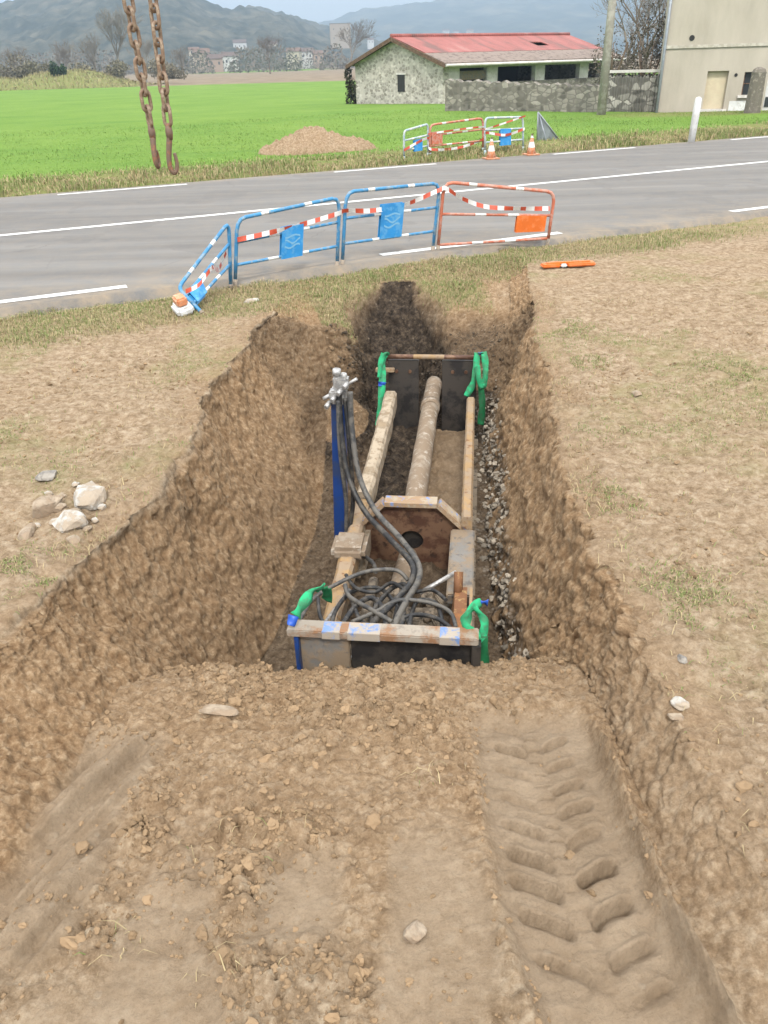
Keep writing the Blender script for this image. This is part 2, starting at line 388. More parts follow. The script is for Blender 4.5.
def np_mesh(name, V, Fq, mat, attrs=None, smooth=True, parent=None, tri=False):
    me = bpy.data.meshes.new(name); k = Fq.shape[1]
    me.vertices.add(len(V)); me.vertices.foreach_set('co', np.ascontiguousarray(V, np.float32).ravel())
    me.loops.add(Fq.size); me.loops.foreach_set('vertex_index', np.ascontiguousarray(Fq, np.int32).ravel())
    me.polygons.add(len(Fq)); me.polygons.foreach_set('loop_start', np.arange(0, Fq.size, k, dtype=np.int32))
    me.polygons.foreach_set('loop_total', np.full(len(Fq), k, np.int32))
    me.polygons.foreach_set('use_smooth', np.full(len(Fq), smooth))
    me.update(calc_edges=True); me.validate()
    for n, a in (attrs or {}).items():
        if a.ndim == 1:
            t = me.attributes.new(n, 'FLOAT', 'POINT'); t.data.foreach_set('value', a.astype(np.float32))
        else:
            t = me.attributes.new(n, 'FLOAT_COLOR', 'POINT'); c = np.ones((len(a), 4), np.float32); c[:, :3] = a; t.data.foreach_set('color', c.ravel())
    me.materials.append(M[mat] if isinstance(mat, str) else mat)
    o = bpy.data.objects.new(name, me); C.objects.link(o)
    if parent: o.parent = parent
    return o
def grid_faces(nr, nc):
    i = np.arange(nr-1)[:, None]*nc+np.arange(nc-1)[None, :]
    return np.stack([i, i+1, i+nc+1, i+nc], -1).reshape(-1, 4)
def tag(o, label=None, cat=None, group=None, kind=None):
    if label: o['label'] = label
    if cat: o['category'] = cat
    if group: o['group'] = group
    if kind: o['kind'] = kind
    return o
def thing(name, label, cat, loc=(0, 0, 0), rotz=0.0, group=None):
    o = bpy.data.objects.new(name, None); C.objects.link(o); o.location = loc; o.rotation_euler = (0, 0, rotz)
    o.empty_display_size = .2
    return tag(o, label, cat, group)
def smooth_path(pts, n=8):
    P = [Vector(p) for p in pts]; out = []
    for i in range(len(P)-1):
        p0 = P[max(i-1, 0)]; p1 = P[i]; p2 = P[i+1]; p3 = P[min(i+2, len(P)-1)]
        for k in range(n):
            t = k/n
            out.append(.5*((2*p1)+(p2-p0)*t+(2*p0-5*p1+4*p2-p3)*t*t+(3*p1-p0-3*p2+p3)*t**3))
    out.append(P[-1]); return out

# ================================================================== NEAR GROUND
CR, SR = math.cos(R(23.7)), math.sin(R(23.7))
def road_d(X, Y): return -SR*X+CR*Y
def road_u(X, Y): return CR*X+SR*Y
def road_pt(u, d, z=0.0): return Vector((u*CR-d*SR, u*SR+d*CR, z))
D_NEAR, D_FAR = 10.28, 20.5

KY  = np.array([-8,  .6,  1.3, 2.0, 2.7, 3.1, 3.35, 3.8, 4.5, 6.0, 8.0, 8.2, 8.78, 9.5, 10.5, 11.2, 60])
KLe = np.array([-1.95,-1.95,-1.95,-1.92,-1.88,-1.8,-1.74,-1.6,-1.50,-1.47,-1.32,-1.3,-1.26,-1.2,-1.2,-1.2,-1.2])
KLb = np.array([-1.35,-1.35,-1.32,-1.32,-1.38,-1.38,-1.28,-1.02,-.84,-.62,-.5,-.5,-.6,-.8,-.9,-.9,-.9])
KRb = np.array([1.0,.98,.95,.97,1.0,1.0,.95,.86,.80,.93,1.15,1.2,1.45,1.62,1.75,1.8,1.8])
KRe = np.array([1.25,1.22,1.20,1.18,1.15,1.13,1.12,1.15,1.22,1.38,1.62,1.65,1.74,1.85,1.97,2.0,2.0])
KZb = np.array([.03,-.01,-.04,-.12,-.25,-.37,-.52,-1.15,-1.25,-1.25,-1.22,-1.1,-.22,-.13,-.10,-.06,-.05])
KZl = np.array([.12,.12,.12,.12,.10,.08,.07,.05,.03,.0,-.05,-.05,-.07,-.07,-.06,-.05,-.05])
KZr = np.array([.06,.06,.06,.06,.05,.05,.05,.05,.04,.03,.03,.03,.03,.02,.0,-.03,-.05])
def prof(Y):
    return [np.interp(Y, KY, k) for k in (KLe, KLb, KRb, KRe, KZb, KZl, KZr)]
def under_road(X, Y):
    d = road_d(X, Y)
    return -.05*sm(D_NEAR-.5, D_NEAR-.05, d)-.10*sm(D_NEAR, D_NEAR+.5, d)
def base_z(X, Y):
    Le, Lb, Rb, Re, zb, zl, zr = prof(Y)
    z = np.where(X < Le, zl, np.where(X < Lb, zl+(zb-zl)*(X-Le)/(Lb-Le), np.where(X < Rb, zb, np.where(X < Re, zb+(zr-zb)*(X-Rb)/(Re-Rb), zr))))
    return z+under_road(X, Y)

rowsY = np.concatenate([np.linspace(-8, .7, 30)[:-1], np.linspace(.7, 3.2, 300)[:-1], np.linspace(3.2, 4.0, 90)[:-1], np.linspace(4.0, 8.0, 290)[:-1],
                        np.linspace(8.0, 8.9, 120)[:-1], np.linspace(8.9, 12.5, 200)[:-1], np.linspace(12.5, 24, 130)])
NL, NWl, NF, NWr, NR = 190, 110, 190, 70, 260
s = np.linspace(0, 1, NL)[:-1][::-1]
sL = (np.linspace(1, 0, NL))[:-1]
nr = len(rowsY)
Le, Lb, Rb, Re, zb, zl, zr = [a[:, None] for a in prof(rowsY)]
def f1(v_, s_): return fbm(np.stack([v_, 0*v_+s_, 0*v_], 1), 3, 17)
jy = sm(1.2, 2.2, rowsY)*sm(10.5, 9.5, rowsY)
eL = (.13*f1(rowsY*1.1, 1.5)+.07*f1(rowsY*5.0, 2.5))*jy; eR = (.06*f1(rowsY*1.3, 4.5)+.055*f1(rowsY*5.5, 5.5))*jy
Le = Le+eL[:, None]; Re = Re+eR[:, None]
one = np.ones((nr, 1))
tL = sL[None, :]; XL = Le-(1.9*tL+13*tL**3.2); ZL = zl+0*tL
tw = np.linspace(0, 1, NWl)[None, :-1]
# the bank is steep where the pit is deep, and a gentle slope near the camera
XWl = Le+(Lb-Le)*tw**(1+.55*sm(1.2,2.0,rowsY)[:,None]); ZWl = zl+(zb-zl)*tw
tf = np.linspace(0, 1, NF)[None, :-1]; XF = Lb+(Rb-Lb)*tf; ZF = zb+0*tf
tw2 = np.linspace(0, 1, NWr)[None, :-1]; XWr = Rb+(Re-Rb)*tw2; ZWr = zb+(zr-zb)*tw2
tR = np.linspace(0, 1, NR)[None, :]; XR = Re+(2.4*tR+17*tR**3.2); ZR = zr+0*tR
X = np.concatenate([XL, XWl, XF, XWr, XR], 1); Z = np.concatenate([ZL, ZWl, ZF, ZWr, ZR], 1)
nc = X.shape[1]; Y = rowsY[:, None]*np.ones((1, nc))
cidx = np.arange(nc)[None, :]*np.ones((nr, 1), int)
c0, c1, c2, c3 = NL-1, NL-1+NWl-1, NL-1+NWl-1+NF-1, NL-1+NWl-1+NF-1+NWr-1
isF = (cidx >= c1) & (cidx < c2); isWl = (cidx >= c0) & (cidx < c1); isWr = (cidx >= c2) & (cidx < c3)
# round the arrises
def blur_x(A, w):
    k = np.ones(2*w+1)/(2*w+1); P = np.pad(A, ((0, 0), (w, w)), 'edge')
    return np.stack([np.convolve(r, k, 'valid') for r in P])
Z = .35*Z+.65*blur_x(Z, 4)
x, y, z = X.ravel(), Y.ravel(), Z.ravel()
z = z+under_road(x, y)
fF, fWl, fWr = isF.ravel(), isWl.ravel(), isWr.ravel()
wall = np.zeros(len(x)); wall[fWl] = sm(.0, .07, np.broadcast_to(tw, XWl.shape)).ravel()*sm(.9, 1.5, y[fWl]); wall[fWr] = .35+.65*sm(2.4, 3.3, y[fWr])
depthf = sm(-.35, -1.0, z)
# notch dug on under the verge behind the pit
ncx = .25+.04*np.sin(y*3.1)
nw = np.interp(y, [8.0, 8.6, 9.3, 9.9, 10.35], [.56, .56, .56, .50, .22])
nd = np.interp(y, [8.0, 8.3, 8.6, 9.2, 9.8, 10.1, 10.35], [0, .4, .85, .70, .45, .25, 0])
wob = .16*fbm(np.stack([x*3.3, y*3.3, x*0], 1), 4, 5)
notch = sm(1.25, .55, np.abs(x-ncx+wob)/nw)*(nd > 0)*(y > 8.0)
nd = nd*(1+.45*fbm(np.stack([x*5, y*5, 0*x+2], 1), 3, 6)); z = z-np.clip(nd, 0, 2)*notch
# sunken broken ground right of the notch and slumped spoil in the back left corner
sl = np.exp(-((x-1.02)/.50)**2-((y-8.85)/.75)**2)*.36
z = z-sl*(fF | fWr)
slump = .60*np.exp(-((x+.45)/.42)**2-((y-7.75)/.75)**2)
z = np.where(fF | fWl, np.maximum(z, np.where((slump > .05) & (y < 8.6), -1.25+slump+.0*z, -9)), z)
# crest of the heap in front of the machine: uneven
z = np.where(fF | fWr, np.maximum(z, -1.3+.98*np.exp(-((x-1.08)/.30)**2-((y-3.45)/.42)**2)), z)
cr = np.exp(-((y-3.08)/.28)**2)*(-.03*sm(-.2,-.5,x)+.06*fbm(np.stack([x*2.2, y*1.2, 0*x+3.3], 1), 3, 9)+.05*np.exp(-((x-.12)/.16)**2)-.05*np.exp(-((x+.62)/.2)**2)+.03)
z = z+cr*(fF | fWl | fWr)
# ---- smooth zones
p3 = np.stack([x, y, z], 1)
trc = np.interp(y, [1.0, 1.35, 1.65, 2.1, 2.6], [.70, .645, .61, .61, .63])     # tyre centreline (filled in below)
trw = .225
intr = sm(trw+.07, trw-.02, np.abs(x-trc))*sm(2.78, 2.62, y)*sm(.2, .9, y)
SC1, SC2 = at(118, 705, -.05), at(22, 905, .03)
scx = np.interp(y, [SC2.y-.4, SC2.y, SC1.y], [SC2.x-.16, SC2.x, SC1.x])+.05*fbm(np.stack([x*2, y*2, 0*x], 1), 3, 21)
scrape = .85*sm(.22, .13, np.abs(x-scx))*sm(2.75, 2.5, y)*sm(1.35, 1.6, y+.2*fbm(np.stack([x*2, y*2, 0*x+4], 1), 3, 22))
patch = .7*sm(.15, .45, fbm(np.stack([x*1.6+4.1, y*1.6, 0*x], 1), 3, 33))*sm(2.1, 1.75, y)*sm(-.75, -.5, x)*sm(.45, .2, x)
patch = np.maximum(patch, .85*sm(-.52, -.44, x+.1*fbm(np.stack([x*4, y*4, 0*x+4], 1), 3, 23))*sm(-.14, -.24, x)*sm(1.95, 1.80, y)*sm(1.45, 1.60, y))
smear = .75*sm(.10, .32, fbm(np.stack([x*2.4+1.7, y*1.5, 0*x+8], 1), 3, 35))*sm(2.2, 1.8, y)*fF
smoothm = np.clip(np.maximum(np.maximum(intr, scrape), np.maximum(patch, smear)), 0, 1)
plat = ~(fF | fWl | fWr)
edge = np.minimum(np.abs(X-Le), np.abs(X-Re)).ravel()
# ---- displacement
near = sm(14, 9, y)*sm(9, 4, np.abs(x))
b1 = fbm(p3*1.7, 4, 41); b2 = fbm(p3*6.0, 4, 45)
w1, w1b = worley(p3*9.0+.3*b1[:, None], 51); w2, w2b = worley(p3*24.0, 57); w4, w4b = worley(p3*55.0, 59)
w3, _ = worley(p3*np.array([13., 13., 3.6])+.5*b2[:, None], 63); w5, _ = worley(p3*np.array([26., 26., 9.])+.4*b2[:, None], 65); clod4 = np.clip(1-w5*1.25, 0, 1)
clod1 = np.clip(1-w1*1.35, 0, 1)**.8*(w1b-w1 > .06); clod2 = np.clip(1-w2*1.35, 0, 1); clod3 = np.clip(1-w4*1.3, 0, 1)*sm(7, 4, y); b3 = fbm(p3*26.0, 3, 47)
amp_f = np.where(fF, 1.0, 0)*(1-.93*smoothm)
clodsel = sm(-.25, .35, fbm(p3*2.3+9, 2, 71))
dn = np.zeros(len(x))
dn += np.where(fF, (.030*b1+.020*b2)*(1-.8*smoothm)+amp_f*(.056*clod1*clodsel+.024*clod2+.011*clod3+.010*b3)+smoothm*.003*b3, 0)
dn += np.where(plat, (.045*b1+.030*b2*near)+near*(.034*clod1*clodsel*sm(.25, -.2, b1)+.014*clod2*clodsel+.007*clod3+.009*b3), 0)
wallcl = np.clip(1-w3*1.2, 0, 1)
rough_w = np.maximum(wall, .15)*(1-.9*smoothm)
streak = fbm(np.stack([x*3+y*13, y*13-x*4, z*2.2], 1), 3, 81)
dn += np.where(fWl, rough_w*(.060*b1+.030*b2+.024*wallcl+.022*clod4+.010*clod3+.018*b3+.022*streak), 0)+np.where(fWl, (1-wall)*(1-.9*scrape)*(.03*b2+.03*clod1*clodsel+.014*clod2), 0)
dn += np.where(fWr, (.036*b1+.024*b2+.018*wallcl+.022*clod4+.010*clod3+.018*b3+.022*streak)*sm(2.0, 3.0, y)+.02*b2+.03*clod1*clodsel+.015*clod2, 0)
# blocky bites out of the upper arris
bite = sm(.25, .0, edge)*sm(2.4, 3.0, y)*sm(9.5, 8.8, y)
dn -= bite*.05*np.clip(fbm(p3*np.array([2.5, 3.5, 2.5]), 3, 91), -.3, 1)
# normals of the undisplaced sheet
def normals(x, y, z):
    P = np.stack([x, y, z], 1).reshape(nr, nc, 3)
    du = np.gradient(P, axis=1); dv = np.gradient(P, axis=0); n = np.cross(du, dv).reshape(-1, 3)
    return n/np.maximum(np.linalg.norm(n, axis=1, keepdims=True), 1e-9)
nn = normals(x, y, z)
V = np.stack([x, y, z], 1)+nn*dn[:, None]
# ---- tyre print (in the sheet itself)
tt = (x-trc); v = y/.155
def lug(side, ph):
    q = tt*side
    yy = y-.62*np.clip(q, 0, 1)+1.5*np.clip(q-.07, 0, 1)**2+ph+.022*b2
    k_ = np.floor(yy/.150); cyc = yy/.150-k_
    rnd = np.abs(np.sin(k_*12.9898+side*3.1))
    far_ = .62+.12*np.sin(k_*5.3+side); wid = .30+.12*rnd
    prof_ = sm(far_-wid, far_-.03, cyc)*sm(far_+.04, far_, cyc)
    ridge = np.exp(-((cyc-far_-.14)/.09)**2)*.30
    q0 = .030; q1 = trw-.01-.05*np.abs(np.sin(k_*3.3+side*1.7))
    return (prof_-ridge)*sm(q0, q0+.02, q)*sm(q1, q1-.03, q)*(.55+.45*rnd)
lugd = (lug(1, 0)*1.0+lug(-1, .07)*.85)
spine = sm(.030, .024, np.abs(tt))*sm(.0, .06, (y/.075) % 1)*sm(.97, .90, (y/.075) % 1)
sp_edge = np.exp(-((np.abs(tt)-.033)/.006)**2)
fade = sm(2.72, 2.6, y)*sm(1.15, 1.45, y)
prn = (-.046*lugd*(1+.8*b1+.6*b2)-.020*(sm(.03,.024,np.abs(tt))-spine)-.006*sp_edge*(1+1.5*b2))*fade
berm = .035*np.exp(-((tt-trw-.055)/.03)**2)*sm(2.6, 2.4, y)+.02*np.exp(-((tt+trw+.05)/.04)**2)*sm(2.5, 2.3, y)
V[:, 2] += np.where(fF | fWr, .075*sm(trw+.035, trw+.060, tt+.012*b2)*sm(2.7, 2.45, y)*sm(.35, .26, tt), 0)
V[:, 2] += np.where(fF, prn+intr*(.012*b2+.012*fbm(p3*18, 3, 97)+.004*clod3)-.035*intr+berm*(1+.5*b2), 0)
# bucket scrape streaks on the left bank
V[:, 2] += scrape*.012*fbm(p3*14,3,94)+scrape*.09*fbm(np.stack([(x*.93-y*.36)*20, (x*.36+y*.93)*1.1, 0*x], 1), 3, 95)
# attributes
turf0 = sm(8.85, 9.0, y+.25*b2)*(1-sm(.07, .17, sl))
A_wall = np.clip(wall*1.0+.9*sm(.1,.4,slump)*fF+.9*(fF | fWr)*sm(8.0,8.2,y)*(1-turf0)*sm(10.6,9.8,y)+.50*fF*(1-smoothm)*sm(1.3, 2.1, y+.5*b1)+.10*fF-.12*plat+plat*.75*sm(.34, .0, edge+.16*b1+.10*b2)*sm(1.3, 2.2, y)*sm(10, 9, y), 0, 1)
A_pale = np.clip(smoothm*.9+.25*plat*sm(.5, 0, edge), 0, 1)*sm(9.5, 8.5, y)
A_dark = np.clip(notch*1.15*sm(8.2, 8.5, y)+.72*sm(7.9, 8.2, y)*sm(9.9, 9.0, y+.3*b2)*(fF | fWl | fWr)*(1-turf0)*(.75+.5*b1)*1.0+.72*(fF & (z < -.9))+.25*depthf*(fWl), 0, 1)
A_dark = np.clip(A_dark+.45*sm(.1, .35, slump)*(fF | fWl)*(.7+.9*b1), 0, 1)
A_grav = (fWr*sm(-.75, -1.0, z)*sm(3.6, 4.2, y)*1.0+fF*sm(.7,.9,x)*sm(-.8, -1.1, z)*.5)
dr = road_d(x, y)
turf = sm(D_NEAR-1.75, D_NEAR-1.05, dr+.45*fbm(np.stack([x*.9, y*.9, 0*x], 1), 4, 99))*(1-sm(.15, .5, notch))
turf = np.maximum(turf, fF*sm(8.80, 8.95, y+.25*b2)*(1-sm(.05, .3, notch))*(1-sm(.07, .17, sl))*sm(1.45,1.2,x))
turf = np.where(x > np.interp(y, KY, KRe), sm(D_NEAR-1.5, D_NEAR-.75, dr+.35*b1), turf)
weed = plat*sm(.08, .45, fbm(np.stack([x*1.1+3, y*1.1, 0*x], 1), 4, 101))*.55
weed = weed*np.where(x < 0, 1.0, sm(.9, 2.2, x-0))
A_grass = np.clip(np.maximum(turf, weed), 0, 1)*(1-sm(-.25, -.5, z))
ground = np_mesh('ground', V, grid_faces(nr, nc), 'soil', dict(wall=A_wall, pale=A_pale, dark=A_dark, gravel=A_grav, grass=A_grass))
tag(ground, kind='structure')
GV, GA = V, A_grass
def ground_lookup(n, weight):
    w = weight/weight.sum(); idx = rng.choice(len(GV), n, p=w)
    return idx
# area weight per vertex
def vert_area():
    P = GV.reshape(nr, nc, 3); du = np.gradient(P, axis=1); dv = np.gradient(P, axis=0)
    return np.linalg.norm(np.cross(du, dv), axis=2).ravel()
GAREA = vert_area()
GSX = np.gradient(GV.reshape(nr, nc, 3), axis=1).reshape(-1, 3); GSY = np.gradient(GV.reshape(nr, nc, 3), axis=0).reshape(-1, 3)
def scatter_pts(n, weight):
    i = ground_lookup(n, weight*GAREA)
    a = rng.uniform(-.5, .5, (n, 1)); b = rng.uniform(-.5, .5, (n, 1))
    return GV[i]+GSX[i]*a+GSY[i]*b, i
def ground_z(px, py):
    d = (GV[:, 0]-px)**2+(GV[:, 1]-py)**2
    return float(GV[np.argmin(d), 2])
def place_px(pxx, pyy):
    """point of the ground sheet seen at a picture position (nearest along the ray)"""
    d = np.array(ray(pxx, pyy)); d = d/np.linalg.norm(d); o = np.array([0, 0, CAM_H])
    q = GV-o; t = q@d; off = np.linalg.norm(q-t[:, None]*d, axis=1)
    ok = (t > .5) & (off < .035*np.maximum(t/3, .6))
    i = np.where(ok)[0]
    return Vector(GV[i[np.argmin(t[i])]]) if len(i) else at(pxx, pyy, 0)

# ------------------------------------------------------------------ grass blades
def blades(name, P, h, w, col, lean=.5, parent=None):
    n = len(P); az = rng.uniform(0, 2*math.pi, n); ln = rng.uniform(.1, 1, n)*lean*h
    d = np.stack([np.cos(az), np.sin(az), 0*az], 1); sd = np.stack([-np.sin(az), np.cos(az), 0*az], 1)*(w/2)[:, None]
    up = np.array([0, 0, 1.0])
    v0 = P-sd; v1 = P+sd
    mid = P+up*(h*.6)[:, None]+d*(ln*.35)[:, None]
    v2 = mid-sd*.7; v3 = mid+sd*.7
    tip = P+up*(h*np.clip(1-.4*lean, .3, 1))[:, None]+d*ln[:, None]
    Vv = np.stack([v0, v1, v2, v3, tip], 1).reshape(-1, 3)
    i = np.arange(n)[:, None]*5
    T = np.concatenate([i+np.array([0, 1, 3]), i+np.array([0, 3, 2]), i+np.array([2, 3, 4])], 0)
    cc = np.repeat(col, 5, 0)
    return np_mesh(name, Vv, T, 'blade', dict(Col=cc), False)
def grass_cols(n, green=.5):
    a = np.array([.40, .32, .18]); b = np.array([.15, .20, .06]); c = np.array([.24, .28, .10])
    t = rng.uniform(0, 1, (n, 1)); g = (rng.uniform(0, 1, (n, 1)) < green)
    return np.where(g, b+(c-b)*t, a*(.65+.6*t))
n = 60000
P, gi = scatter_pts(n, np.clip(turf, 0, 1)*sm(14, 11, GV[:, 1])*sm(D_NEAR+.12, D_NEAR-.05, dr)*sm(9, 5, np.abs(GV[:, 0]))*(GV[:, 1] > 3))
gn = vnoise(P*1.4, 3)[:, None]
col = np.where(rng.uniform(-.8, .8, (n, 1)) < gn, grass_cols(n, .62), grass_cols(n, .16))
blades('verge_grass', P-np.array([0, 0, .01]), rng.uniform(.02, .085, n)*(1+.7*np.clip(vnoise(P*2, 6), 0, 1)), rng.uniform(.004, .009, n), col, 1.1)
tag(bpy.data.objects['verge_grass'], 'short dry and green grass on the near verge', 'grass', kind='stuff')
n = 16000
wt = weed*(np.abs(GV[:, 0]) < 5)*(GV[:, 1] > .8)*(GV[:, 1] < 10)*sm(.1, .5, fbm(GV*np.array([3.2, 3.2, 0]), 3, 111)+.2)
for a_, b_, r_ in ((612, 428, .22), (745, 375, .35), (612, 500, .16), (632, 572, .14), (690, 600, .2), (560, 330, .3), (150, 490, .10), (60, 590, .14), (20, 580, .2), (585, 362, .2), (740, 640, .2), (700, 740, .12)):
    c_ = at(a_, b_, .03); wt = wt+3.0*np.exp(-((GV[:, 0]-c_.x)**2+(GV[:, 1]-c_.y)**2)/r_**2)*sm(-.1, .3, fbm(GV*5, 2, 113))*plat
P, gi = scatter_pts(n, wt)
blades('weed_tufts', P-np.array([0, 0, .004]), rng.uniform(.012, .04, n), rng.uniform(.003, .006, n), grass_cols(n, .6), 1.5)
tag(bpy.data.objects['weed_tufts'], 'small weeds and moss on the bare soil beside the pit', 'weeds', kind='stuff')
# roots and straw along the arrises and on the crust
n = 14000
wt = sm(.28, .02, edge)*plat*(GV[:, 1] > 2.4)*(GV[:, 1] < 10)*sm(0, .4, fbm(GV*2.1, 3, 121))+.06*plat*(GV[:, 1] < 9)*(np.abs(GV[:, 0]) < 4.5)
for a_, b_ in ((195, 842), (285, 828), (215, 1000), (120, 960), (430, 760)):
    c_ = at(a_, b_, -.1); wt = wt+.25*np.exp(-((GV[:, 0]-c_.x)**2+(GV[:, 1]-c_.y)**2)/.09**2)
P, gi = scatter_pts(n, np.clip(wt, 0, None))
blades('straw_bits', P, rng.uniform(.02, .06, n), rng.uniform(.002, .005, n), grass_cols(n, .12), 1.8)
tag(bpy.data.objects['straw_bits'], 'dry straw and root ends on the trench edges', 'straw', kind='stuff')

# ------------------------------------------------------------------ loose clods
ICO_V = []; ICO_F = []
def _ico():
    import bmesh
    bm = bmesh.new(); bmesh.ops.create_icosphere(bm, subdivisions=2, radius=1)
    bm.verts.index_update()
    v = np.array([q.co[:] for q in bm.verts]); f = np.array([[q.index for q in t.verts] for t in bm.faces]); bm.free(); return v, f
ICO_V, ICO_F = _ico()
def clods(name, P, r, cols):
    n = len(P); k = len(ICO_V)
    sc = rng.uniform(.6, 1.25, (n, 1, 3))*r[:, None, None]; sc[:, :, 2] *= .75
    off = rng.uniform(-50, 50, (n, 1, 3))
    nz = vnoise((ICO_V[None]*1.5+off).reshape(-1, 3), 13).reshape(n, k, 1)
    nz2 = vnoise((ICO_V[None]*3.2+off*1.7).reshape(-1, 3), 14).reshape(n, k, 1); Vv = ICO_V[None]*(1+.50*nz+.30*nz2)*sc
    a = rng.uniform(0, 6.28, n); ca, sa = np.cos(a), np.sin(a)
    Vr = np.stack([Vv[..., 0]*ca[:, None]-Vv[..., 1]*sa[:, None], Vv[..., 0]*sa[:, None]+Vv[..., 1]*ca[:, None], Vv[..., 2]], -1)+P[:, None, :]
    T = (ICO_F[None]+np.arange(n)[:, None, None]*k).reshape(-1, 3)
    return np_mesh(name, Vr.reshape(-1, 3), T, 'clod', dict(Col=np.repeat(cols, k, 0)), False)
n = 12000
inview = (np.abs(GV[:, 0]) < 1.2+.55*GV[:, 1]) & (GV[:, 1] > .9) & (GV[:, 1] < 9.2)
wt = (fF*(1-.96*smoothm)*(GV[:, 1] < 3.5)*(.25+1.5*clodsel)+.22*plat*sm(.2, -.2, b1)*sm(9, 6, GV[:, 1])+.35*fF*(GV[:, 1] > 8.1)*(1-turf)*1.5+.15*fF*(GV[:, 1] > 3.6))*inview
P, gi = scatter_pts(n, wt)
r = np.clip(rng.lognormal(-5.05, .52, n), .003, .032)
lum = rng.uniform(.7, 1.15, (n, 1))
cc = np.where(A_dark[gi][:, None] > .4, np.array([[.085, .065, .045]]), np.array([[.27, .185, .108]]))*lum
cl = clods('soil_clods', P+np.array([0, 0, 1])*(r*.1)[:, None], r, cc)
tag(cl, 'loose crumbs and clods of brown soil on the spoil', 'soil', kind='stuff')
n = 420
wt = A_grav*inview*(GV[:, 1] > 3.5)
P, gi = scatter_pts(n, wt); r = rng.uniform(.010, .032, n)
cl = clods('gravel', P, r, np.array([[.33, .285, .225]])*rng.uniform(.45, 1.35, (n, 1)))
tag(cl, 'grey gravel showing low in the right trench wall', 'gravel', kind='stuff')

# ------------------------------------------------------------------ single stones
def stone(name, pxx, pyy, size, mat, label, seed, squash=(1, .8, .6)):
    p = place_px(pxx, pyy); import bmesh
    bm = bmesh.new(); bmesh.ops.create_icosphere(bm, subdivisions=3, radius=1)
    v = np.array([q.co[:] for q in bm.verts])
    rg = np.random.default_rng(seed)
    for _ in range(13):                      # chipped faces
        d = rg.normal(size=3); d /= np.linalg.norm(d); h = rg.uniform(.55, .85)
        t = v@d; v = v-np.clip(t-h, 0, None)[:, None]*d
    v = v*(1+.16*fbm(v*2+seed, 4, seed))[:, None]*np.array(squash)*size
    a = rg.uniform(0, 6.28); ca, sa = math.cos(a), math.sin(a)
    v = np.stack([v[:, 0]*ca-v[:, 1]*sa, v[:, 0]*sa+v[:, 1]*ca, v[:, 2]], 1)
    for q, c in zip(bm.verts, v): q.co = c
    me = bpy.data.meshes.new(name); bm.to_mesh(me); bm.free(); me.materials.append(M[mat])
    o = bpy.data.objects.new(name, me); C.objects.link(o); o.location = p+Vector((0, 0, size*squash[2]*.22))
    return tag(o, label, 'stone')
stone('stone', 82, 491, .15, 'stone_white', 'broad white limestone lump, palest of the stones left of the pit', 3, (1.25, .8, .55))
stone('stone', 42, 503, .115, 'stone_tan', 'tan angular stone left of the white limestone lump', 5, (.8, 1.1, .7))
stone('stone', 68, 517, .11, 'stone_white', 'off white blocky stone just below the white limestone lump', 7, (1, .9, .75))
stone('stone', 22, 528, .085, 'stone_tan', 'flat tan stone lowest left in the stone group by the left bank', 9, (1.3, .7, .5))
stone('stone', 44, 468, .085, 'stone_grey', 'dark grey stone behind the white limestone lump', 11)
stone('stone', 66, 534, .055, 'stone_tan', 'small tan stone at the foot of the blocky off white stone', 13)
GR = 'small rubble among the stones left of the pit'
for i_, (a_, b_, s_) in enumerate(((60, 488, .045), (98, 500, .035), (54, 512, .04), (86, 520, .035), (30, 520, .03), (78, 476, .035), (58, 500, .05), (92, 512, .03), (50, 484, .035), (72, 504, .05))):
    o = stone('stone', a_, b_, s_, 'stone_white' if i_ % 3 else 'stone_tan', 'small bit of pale rubble lying among the larger stones left of the pit', 40+i_); o['group'] = GR
stone('stone', 685, 650, .03, 'stone_grey', 'dark grey pebble on the crust beside the right trench edge', 15)
stone('stone', 679, 693, .045, 'stone_white', 'pale oval stone on the crust right of the tyre print', 17, (1.1, .8, .4))
stone('stone', 668, 712, .035, 'stone_tan', 'small flat tan stone just below the pale oval stone', 19, (1.2, .8, .4))
stone('stone', 636, 385, .06, 'stone_tan', 'half buried tan stone on the right plateau near the far end', 21, (1.2, .8, .4))
stone('stone', 415, 925, .05, 'stone_tan', 'buff clod like stone left of the tyre print in the foreground', 23, (1, .9, .7))
stone('stone', 215, 703, .055, 'stone_tan', 'long pale flat stone lying on the spoil before the machine', 25, (2.0, .7, .35))
stone('stone', 250, 292, .10, 'stone_white', 'pale flat slab at the foot of the left blue barrier', 27, (1.5, .6, .4))

# ================================================================== ROAD
def strip(name, u0, u1, d0, d1, z, mat, parent=None, nu=2):
    us = np.linspace(u0, u1, nu); V_ = []
    for d in (d0, d1):
        for u in us: V_.append(road_pt(u, d, z)[:])
    V_ = np.array(V_); Fq = np.array([[i, i+1, nu+i+1, nu+i] for i in range(nu-1)])
    return np_mesh(name, V_, Fq, mat, None, False, parent)
us = np.concatenate([np.linspace(-150, -8, 20)[:-1], np.linspace(-8, 26, 400)[:-1], np.linspace(26, 200, 20)])
ds = np.array([-.12, 0, .12, .5])
def jag(u, s_): return .07*fbm(np.stack([u*2.2, 0*u+s_, 0*u], 1), 4, 131)
Vr = []; rowsd = np.concatenate([[D_NEAR-.10, D_NEAR, D_NEAR+.2, D_NEAR+.35], np.linspace(D_NEAR+.5, D_FAR-.5, 9), [D_FAR-.2, D_FAR, D_FAR+.12]])
